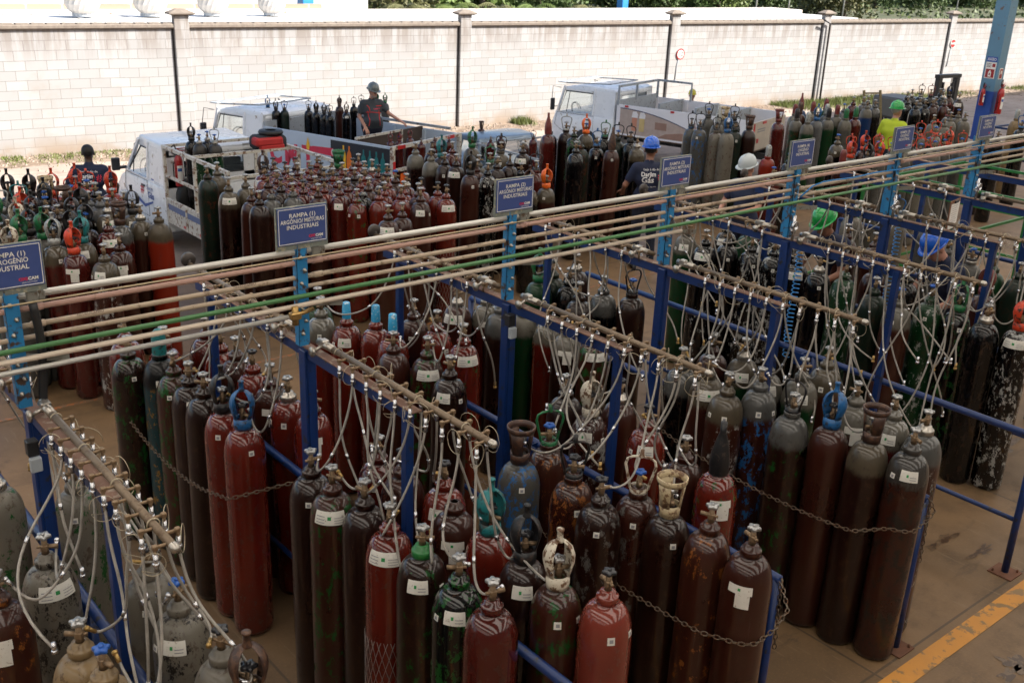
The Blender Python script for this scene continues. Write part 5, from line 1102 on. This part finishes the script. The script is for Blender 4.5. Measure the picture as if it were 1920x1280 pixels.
face_cam = lambda p: math.atan2(p.y, p.x)-math.pi/2   # rotation that turns a -Y facing figure towards the camera
p = pr(163, 272, 1.76, YARD); r, bv, s = person('man in navy T-shirt seen from behind left of trucks', p, face_cam(p)+math.pi-.1, 1.76, 'dark', arms=(((-.33, -.05, 1.16), (-.30, -.20, .98)), ((.33, -.05, 1.16), (.34, -.18, .97))), belly=.03); backprint(r, bv, s)
p = at(697, 158, X=9.9); Hm = p.z-.15; p = Vector((p.x, p.y, .15))
r, bv, s = person('bearded man in grey helmet and charcoal shirt with red piping', p, face_cam(p)+.35, max(1.55, min(1.78, Hm))*.985, 'light', GREYSH, NAVT, HAIRG, arms=(((-.25, .05, 1.14), (-.20, -.14, .96)), ((.33, -.08, 1.20), (.50, -.26, 1.08))), helmet=('dark_grey', HELM['dgrey']), beard=M('stubble', (.30, .24, .21), .8), belly=.07, headrot=(.35, .25))
RP = M('piping_red', (.50, .02, .02), .6)
for pts in ([(-.14, 1.38), (-.10, 1.34), (-.09, 1.27)], [(-.13, 1.27), (-.11, 1.1), (-.12, .98)], [(.10, 1.27), (.09, 1.12), (.11, .98)], [(.05, 1.36), (.17, 1.36)], [(-.16, 1.24), (-.05, 1.25), (.04, 1.24), (.16, 1.22)]):
    P_ = []
    for a, c in zip(pts, pts[1:]):
        for k in range(7):
            t_ = k/6; x, z = (a[0]+(c[0]-a[0])*t_)*s, (a[1]+(c[1]-a[1])*t_)*s; h = bv.ray_cast(Vector((x, -.8, z)), Vector((0, 1, 0)))
            if h[0] is not None: P_.append((x, h[0].y-.002, z))
    b = MB(); b.tube(P_, .008, 5); b.build('red_piping', RP, r)
b = MB(); b.mat(0).text('CARBOX', (.06*s, 0, 1.295*s), (1, 0, 0), (0, 0, 1), .035, width=.13, bold=.02); cling(b, bv, -1); b.build('shirt_print', SRED, r)
p = pr(1222, 256, 1.78, 0); r, bv, s = person('worker in blue helmet and navy printed shirt beside tall black cylinders', p, face_cam(p)+math.pi+.35, 1.71, 'mid', helmet=('blue', HELM['blue']), headrot=(-.5, .0), arms=(((-.30, -.05, 1.16), (-.24, -.25, 1.05)), ((.30, -.05, 1.16), (.26, -.25, 1.05)))); backprint(r, bv, s)
p = pr(1408, 288, 1.76, 0); person('worker in grey helmet and glasses looking down behind the pipes', p, face_cam(p)-.55, 1.69, 'light', helmet=('grey', HELM['grey']), glasses=True, headrot=(-.1, .25), arms=(((-.28, -.06, 1.15), (-.18, -.30, 1.08)), ((.26, -.10, 1.17), (.06, -.30, 1.10))))
p = pr(1298, 177, 1.74, YARD); p = at(1298, 177, X=19.6); Hm = p.z-YARD; person('distant worker in yellow helmet behind the far flatbed', (p.x, p.y, YARD), face_cam(p), max(1.5, min(1.8, Hm)), 'mid', YELSH, NAVT, helmet=('yellow', HELM['yellow']), vox=.013)
p = pr(1684, 189, 1.78, 0); person('worker in green helmet and lime yellow shirt seen from behind', p, face_cam(p)+math.pi-.5, 1.71, 'light', YELSH, NAVT, HAIRG, helmet=('green', HELM['green']), headrot=(-.25, 0))
p = at(1543, 404, z=1.62); a_ = face_cam(p)-.7; p -= Vector((math.sin(a_), -math.cos(a_), 0))*.34; person('stooping worker in green helmet between the oxygen racks', (p.x, p.y, 0), a_, 1.72, 'mid', NAVY, NAVT, HAIRK, helmet=('green', HELM['green']), lean=.42, headrot=(0, .15), arms=(((-.26, -.18, 1.18), (-.16, -.42, 1.15)), ((.26, -.18, 1.18), (.14, -.42, 1.15))))
p = at(1752, 449, z=1.62); a_ = face_cam(p)-.9; p -= Vector((math.sin(a_), -math.cos(a_), 0))*.36; person('stooping worker in blue helmet below the middle oxygen manifold', (p.x, p.y, 0), a_, 1.74, 'light', NAVY, NAVT, HAIRG, helmet=('blue', HELM['blue']), lean=.45, headrot=(0, .25), arms=(((-.26, -.18, 1.18), (-.16, -.42, 1.15)), ((.26, -.18, 1.18), (.14, -.42, 1.15))))
# ================================================================== beyond the wall
WROOF = M('white_roof', (.66, .65, .62), .6, 0, .08, 2, (.32, .24, .17), .1); TANB = None
def tanb():
    t = NT('tan_blocks'); tc = t.n('TexCoord').outputs['Object']; sp = t.n('SeparateXYZ', i_0=tc); cb = t.n('CombineXYZ', i_0=sp.outputs[0], i_1=sp.outputs[2])
    br = t.n('TexBrick', i_Scale=1., i_Mortar_Size=.02, i_Brick_Width=1.1, i_Row_Height=1.); t.t.links.new(cb.outputs[0], br.inputs['Vector'])
    br.inputs['Color1'].default_value = (.30, .21, .15, 1); br.inputs['Color2'].default_value = (.36, .26, .19, 1); br.inputs['Mortar'].default_value = (.6, .55, .5, 1); t.out(br.outputs[0], .8); return t.m
def lineat(py, Y, x=600): return at(x, py, Y=Y).z
bl = thing('warehouse', 'low white roofed warehouse with round roof vents behind the wall', 'building', (0, 0, 0))
Y1, Y2, Y3 = 27.5, 33., 36.; xa, xb = -4, at(1520, 30, Y=30).x
z1_, z2_ = lineat(52, Y1, 400), lineat(26, Y2, 400)
b = MB(); b.add([(xa, Y1, z1_), (xb, Y1, z1_), (xb, Y2, z2_), (xa, Y2, z2_), (xa, Y1, z1_-.25), (xb, Y1, z1_-.25), (xb, Y2, z2_-.25), (xa, Y2, z2_-.25)], [(0, 1, 2, 3), (7, 6, 5, 4), (0, 4, 5, 1), (1, 5, 6, 2), (2, 6, 7, 3), (3, 7, 4, 0)])
for k in range(60): x = xa+k*(xb-xa)/60; b.add([(x, Y1, z1_+.03), (x+.05, Y1, z1_+.03), (x+.05, Y2, z2_+.03), (x, Y2, z2_+.03)], [(0, 1, 2, 3)])
b.build('roof', WROOF, bl); b = MB(); b.box(((xa+xb)/2, (Y1+Y2)/2, (YARD+z1_)/2-.1), (xb-xa-.4, Y2-Y1-.4, z1_-YARD-.2)); b.build('wall', BLK, bl)
x2_ = at(600, 20, Y=Y3).x; x3_ = at(1505, 20, Y=Y3).x
zb_, zt_ = lineat(24, Y3, 300), lineat(8, Y3, 300)
b = MB(); b.box(((xa-4+x2_)/2, Y3, (zb_+zt_)/2-.4), (x2_-xa+4, .3, zt_-zb_+.8)); b.build('parapet', tanb(), bl)
b = MB(); b.box(((xa-4+x2_)/2, Y3-.2, zb_+.06), (x2_-xa+4, .5, .12)); b.build('ledge', WROOF, bl)
zr0, zr1 = lineat(29, Y3, 1000), lineat(16, Y3+2, 1000)
b = MB(); b.box(((x2_+x3_)/2, Y3+1, (zr0+zr1)/2-.4), (x3_-x2_, 2, zr1-zr0+.8), bev=.02); b.build('long_ridge', M('rusty_white_roof', (.55, .50, .44), .7, 0, .2, 1.4, (.30, .13, .06), .12), bl)
b = MB(); b.box((at(1060, 22, Y=Y3-.3).x, Y3-.4, zr1-.05), (5.5, .5, .16)); b.box((at(1390, 22, Y=Y3-.3).x+1, Y3-.4, zr1-.25), (4.5, .5, .14)); b.build('dark_gutter', M('gutter_dark', (.05, .05, .055), .7), bl)
b = MB(); b.box((at(300, 5, Y=46).x, 46, 1.2), (at(720, 5, Y=46).x-at(-150, 5, Y=46).x, .4, 4.6)); tag(b.build('factory_wall', WROOF), 'plain white factory wall far behind the roof vents', 'building')
VENT = M('vent_metal', (.46, .44, .42), .45, .3, .1, 6)
for k, (px, wpx) in enumerate(((156, 58), (283, 56), (400, 52), (510, 46))):
    p = at(px, 22, Y=31.5); sc = wpx*1.12/(1948/(np.array((p.x, p.y, p.z-4))@_F)); R0 = sc/2
    t = thing('roof_vent', f'round ribbed roof vent, {["leftmost", "second from left", "third from left", "rightmost"][k]} on the white roof', 'roof vent', (p.x, p.y, p.z-.02), 0, 'turbine vents on the white roof')
    b = MB(); n = 36
    P_ = []; zs = [0, .10, .26, .45, .62, .74, .80]; rs = [.62, .84, .98, 1.0, .86, .55, .2]
    for z, r in zip(zs, rs):
        for q in range(n): a = 2*math.pi*q/n+z*.9; rr = r*R0*(1 if q % 2 else .955); P_.append((rr*math.cos(a), rr*math.sin(a), -.02+z*R0*1.9))
    b.add(P_, [(i*n+q, i*n+(q+1) % n, (i+1)*n+(q+1) % n, (i+1)*n+q) for i in range(6) for q in range(n)]+[tuple(6*n+q for q in range(n))]); b.build('turbine_head', VENT, t)
    b = MB(); b.lathe([(R0*.62, -.1), (R0*.6, .13)], 20); b.lathe([(R0*.6, .11), (R0*.66, .13), (R0*.6, .15)], 20); b.build('collar', GREYP, t)
for px, w_ in ((573, .5), (1167, .42)):
    p = at(px, 12, Y=39); b = MB(); b.box((0, 0, 0), (w_, w_, 7), bev=.02); tag(b.build('blue_post', M('post_bright_blue', (.02, .20, .50), .5), None, (p.x, p.y, 2.6)), 'bright blue post beyond the roof '+('left of the palms' if px < 900 else 'among green trees'), 'post')
# trees
def leafmat(name, c):
    t = NT(name); v = t.vec((1, 1, 1)); n = t.noise(v, .9, 4); oi = t.n('ObjectInfo').outputs['Random']
    t.out(t.mix(t.math('MULTIPLY', oi, .3), t.mix(n, mul(c, .5), mul(c, 1.5)), (.09, .08, .02)), .6); t.b.inputs['Subsurface Weight'].default_value = 0; return t.m
LM = [leafmat('foliage_dark', (.055, .095, .022)), leafmat('foliage_mid', (.10, .15, .03)), leafmat('foliage_olive', (.10, .10, .035))]; BARK = M('bark', (.10, .075, .055), .9, 0, .3, 8, bump=.6)
def crown(seed, R0, H0, mt, n=3600, sz=.16):
    rg = np.random.RandomState(seed); cl = rg.normal(size=(26, 3)); cl = cl/np.linalg.norm(cl, axis=1)[:, None]*rg.uniform(.35, .95, (26, 1))*np.array([R0, R0, H0]); vs = []; fs = []
    for k in range(n):
        c = cl[rg.randint(26)]; d = rg.normal(size=3); d = d/np.linalg.norm(d)*rg.uniform(.5, 1)**.5*R0*rg.uniform(.28, .42); p = c+d; a = rg.normal(size=3); a /= np.linalg.norm(a); b_ = np.cross(a, rg.normal(size=3)); b_ /= np.linalg.norm(b_); s_ = sz*rg.uniform(.6, 1.4); o = len(vs)
        vs += [tuple(p-a*s_), tuple(p+b_*s_*.5), tuple(p+a*s_), tuple(p-b_*s_*.5)]; fs.append((o, o+1, o+2, o+3))
    me = bpy.data.meshes.new('crown'); me.from_pydata(vs, [], fs); me.materials.append(mt); return me
CR = [crown(1, 3.0, 2.6, LM[0]), crown(2, 2.6, 2.9, LM[1]), crown(3, 2.2, 2.0, LM[2], 2200, .14), crown(4, 3.2, 3.0, LM[0])]
b = MB(); b.tube([(0, 0, 0), (.1, 0, 2), (0, .1, 4)], [.22, .16, .08], 8)
for k in range(5): a = k*1.3; b.tube([(0.05, 0, 1.6+.4*k), (1.1*math.cos(a), 1.1*math.sin(a), 2.8+.4*k)], [.08, .03], 6)
TR = b.mesh('trunk', BARK)
n_ = 0
def tree(px, Y, z, sc, k, label):
    p = at(px, 5, Y=Y); t = thing('broadleaf_tree', label, 'tree', (p.x, Y, YARD), rnd()*6, 'trees beyond the warehouse'); put('trunk', TR, t).scale = (sc, sc, sc)
    c = put('crown', CR[k], t, (0, 0, z-YARD)); c.scale = (sc, sc, sc)
tx = sorted([(735, 50, 2), (790, 58, 1), (850, 60, 0), (905, 57, 1), (960, 62, 2), (1010, 56, 0), (1060, 60, 1), (1110, 64, 0), (1160, 58, 3), (1205, 62, 1), (1255, 56, 0), (1300, 60, 3), (1345, 55, 1), (1395, 62, 0), (1440, 60, 3), (1490, 64, 0), (1540, 52, 2), (1585, 50, 2), (1640, 66, 0), (1690, 70, 3), (1740, 66, 0), (1790, 70, 3), (1840, 66, 0), (1890, 70, 3), (1950, 66, 0), (2010, 70, 1)])
kn = ['dark green', 'mid green', 'olive brown', 'dense dark']
for j, (px, Y, k) in enumerate(tx):
    tree(px, Y, 1.0+rnd()*.7, 1.0+rnd()*.2, k, f'{kn[k]} tree beyond the roofs, {ORD[j] + " from left" if j else "leftmost"} in the tree line')
# palms
for j, (px, Y) in enumerate(((760, 39.5), (850, 40), (935, 39.5), (1000, 40), (1105, 40))):
    p = at(px, 16, Y=Y); t = thing('palm_tree', f'palm with drooping fronds, {["leftmost", "second", "third", "fourth", "rightmost"][j]} above the long white roof', 'palm tree', (p.x, Y, YARD), j*1.1, 'palms behind the white roof')
    b = MB(); b.tube([(0, 0, 0), (.05, 0, p.z+.55)], [.16, .12], 8); b.build('trunk', BARK, t); b = MB()
    for q in range(16):
        a = q*2.4; e = .35+.75*rnd(); ln = 1.3; P_ = [Vector((ln*u*math.cos(a), ln*u*math.sin(a), p.z+.5+e*u*1.1-1.15*u*u)) for u in np.linspace(0, 1, 8)]; b.tube(P_, [.02]*7+[.006], 3)
        for i in range(1, 8):
            for s_ in (-1, 1):
                for jj in (0, .5):
                    c = P_[i-1].lerp(P_[i], jj); w2 = Vector((-math.sin(a)*s_, math.cos(a)*s_, -.55))*.38*(1.1-i/9); d = (P_[i]-P_[i-1]).normalized()*.035; b.add([c-d, c+d, c+w2+d*3], [(0, 1, 2)])
    b.build('fronds', LM[1 if j % 2 else 2], t)
# wooded slope and poles far away
rg = np.random.RandomState(9); vs = []; fs = []
for k in range(70000):
    x = rg.uniform(25, 150); y = rg.uniform(74, 100) if k % 7 < 4 else rg.uniform(42, 74); z = rg.uniform(-.7, 2.0)+(y-74)*.09 if y > 74 else rg.uniform(-.6, .1)-1.1+.7*math.sin(x*.35)+.5*math.sin(x*.9+y); a = rg.normal(size=3); a /= np.linalg.norm(a); c = np.cross(a, rg.normal(size=3)); c /= np.linalg.norm(c); s_ = rg.uniform(.25, .6)*(1 if y > 74 else .5); p = np.array((x, y, z)); o = len(vs); vs += [tuple(p-a*s_), tuple(p+c*s_*.6), tuple(p+a*s_), tuple(p-c*s_*.6)]; fs.append((o, o+1, o+2, o+3))
me = bpy.data.meshes.new('woodland'); me.from_pydata(vs, [], fs); me.materials.append(LM[0]); o = put('woodland', me); tag(o, 'dark green wooded slope closing the view beyond the yard', 'woodland'); o['kind'] = 'stuff'
for j, (px, Y) in enumerate(((1418, 44), (1479, 45), (1582, 47), (1795, 48))):
    p = at(px, 10, Y=Y); b = MB(); b.tube([(0, 0, 0), (0, 0, 6)], .05, 8); b.box((0, 0, 5.0), (.9, .06, .08)) if j == 3 else None
    tag(b.build('utility_pole', M('pole_pale', (.4, .38, .35), .7), None, (p.x, Y, YARD)), f'thin pale utility pole beyond the wall, {["leftmost", "second from left", "third from left", "rightmost"][j]}', 'pole', 'utility poles beyond the wall')
# grass and rubble at the foot of the wall
rg = np.random.RandomState(3); vs = []; fs = []
def blades(s0, s1, n, w0, hh):
    for k in range(n):
        s_ = rg.uniform(s0, s1); c = WA+wd*s_+wn*abs(rg.normal(.18, w0)); h = hh*rg.uniform(.4, 1.2); a = rg.uniform(0, 6.28); dx, dy = math.cos(a)*.012, math.sin(a)*.012; lx, ly = rg.normal(0, .04, 2); o = len(vs)
        vs.extend([(c.x-dx, c.y-dy, YARD), (c.x+dx, c.y+dy, YARD), (c.x+lx, c.y+ly, YARD+h)]); fs.append((o, o+1, o+2))
def swall(px, py): return (onwall(px, py)-WA).dot(wd)
for (a, c, n, w0, h) in ((0, 40, 250, .4, .07), (60, 130, 300, .5, .07), (120, 245, 450, .5, .06), (1440, 1640, 4500, .7, .18), (1560, 1720, 2200, .6, .16), (955, 985, 500, .2, .2), (1880, 1990, 900, .5, .16), (1740, 1800, 500, .5, .12)):
    y_ = 300-.073*a; blades(swall(a, y_), swall(c, 300-.073*c), n, w0, h)
me = bpy.data.meshes.new('grass'); me.from_pydata(vs, [], fs); me.materials.append(leafmat('grass_green', (.10, .13, .025))); o = put('grass', me); tag(o, 'patchy bright green grass along the foot of the wall', 'grass'); o['kind'] = 'stuff'
vs = []; fs = []
for k in range(3500):
    s_ = rg.uniform(4, 60); c = WA+wd*s_+wn*abs(rg.normal(.5, .6)); r = rg.uniform(.01, .05); o = len(vs); vs.extend([(c.x+r, c.y, YARD), (c.x-r*.6, c.y+r, YARD), (c.x-r*.7, c.y-r, YARD), (c.x, c.y, YARD+r*.9)]); fs.extend([(o, o+1, o+3), (o+1, o+2, o+3), (o+2, o, o+3)])
me = bpy.data.meshes.new('rubble'); me.from_pydata(vs, [], fs); me.materials.append(M('stone', (.26, .21, .17), .9)); o = put('rubble', me); tag(o, 'small loose stones along the base of the wall', 'rubble'); o['kind'] = 'stuff'
b = MB(); q = [WA+wd*k+wn*(1.25+.25*math.sin(k*.8)+.15*math.sin(k*2.3)) for k in range(0, 88)]; q2 = [WA+wd*k for k in range(88)]
b.add([(p.x, p.y, YARD+.004) for p in q]+[(p.x, p.y, YARD+.004) for p in q2], [(k, k+1, 88+k+1, 88+k) for k in range(87)]); struct(b.build('dirt_verge', M('dirt', (.16, .115, .08), .95, 0, .4, 2.5, (.26, .20, .15), .4, .5)))
b = MB(); b.add([(-60, 38.5, YARD+.01), (160, 38.5, YARD+.01), (160, 200, YARD+.01), (-60, 200, YARD+.01)], [(0, 1, 2, 3)]); struct(b.build('meadow_ground', M('meadow', (.05, .06, .025), .95, 0, .4, .6, (.10, .08, .04), .3)))
# past three hundred cylinders the smallest far ones are one object
MERGE = [103, 104, 110, 111, 127, 129, 133, 136, 143, 148, 150, 157, 166, 178, 182, 190, 191, 200, 219, 225, 226, 228, 230, 231, 234, 237, 238, 240, 248, 251, 253, 255, 256, 258, 259, 260, 265, 266, 267, 270, 274, 276, 278, 279, 282, 283, 284, 285, 288, 296, 302, 305, 306, 307, 308, 311, 312, 314, 317, 319, 320, 322, 323, 324, 325, 326, 327, 329, 330, 331, 332, 333, 334, 335, 336, 338, 345, 366, 368, 371, 375]
bpy.context.view_layer.update(); sm_ = bmesh.new(); mats_ = []
for n_ in MERGE:
    rt_ = CYLS[n_]['root']; obs = [rt_]+list(rt_.children_recursive)
    for o in obs:
        if o.type != 'MESH': continue
        me2 = o.data.copy(); me2.transform(o.matrix_world); off_ = []
        for m_ in me2.materials:
            if m_ not in mats_: mats_.append(m_)
            off_.append(mats_.index(m_))
        k0 = len(sm_.faces); sm_.from_mesh(me2); sm_.faces.ensure_lookup_table()
        for f_ in sm_.faces[k0:]: f_.material_index = off_[f_.material_index]
        bpy.data.meshes.remove(me2)
    for o in reversed(obs): bpy.data.objects.remove(o)
me = bpy.data.meshes.new('far_gas_cylinders'); sm_.to_mesh(me); sm_.free()
for m_ in mats_: me.materials.append(m_)
o = put('far_gas_cylinders', me); tag(o, 'smaller half hidden gas cylinders filling gaps among the standing stock', 'gas cylinders'); o['kind'] = 'stuff'
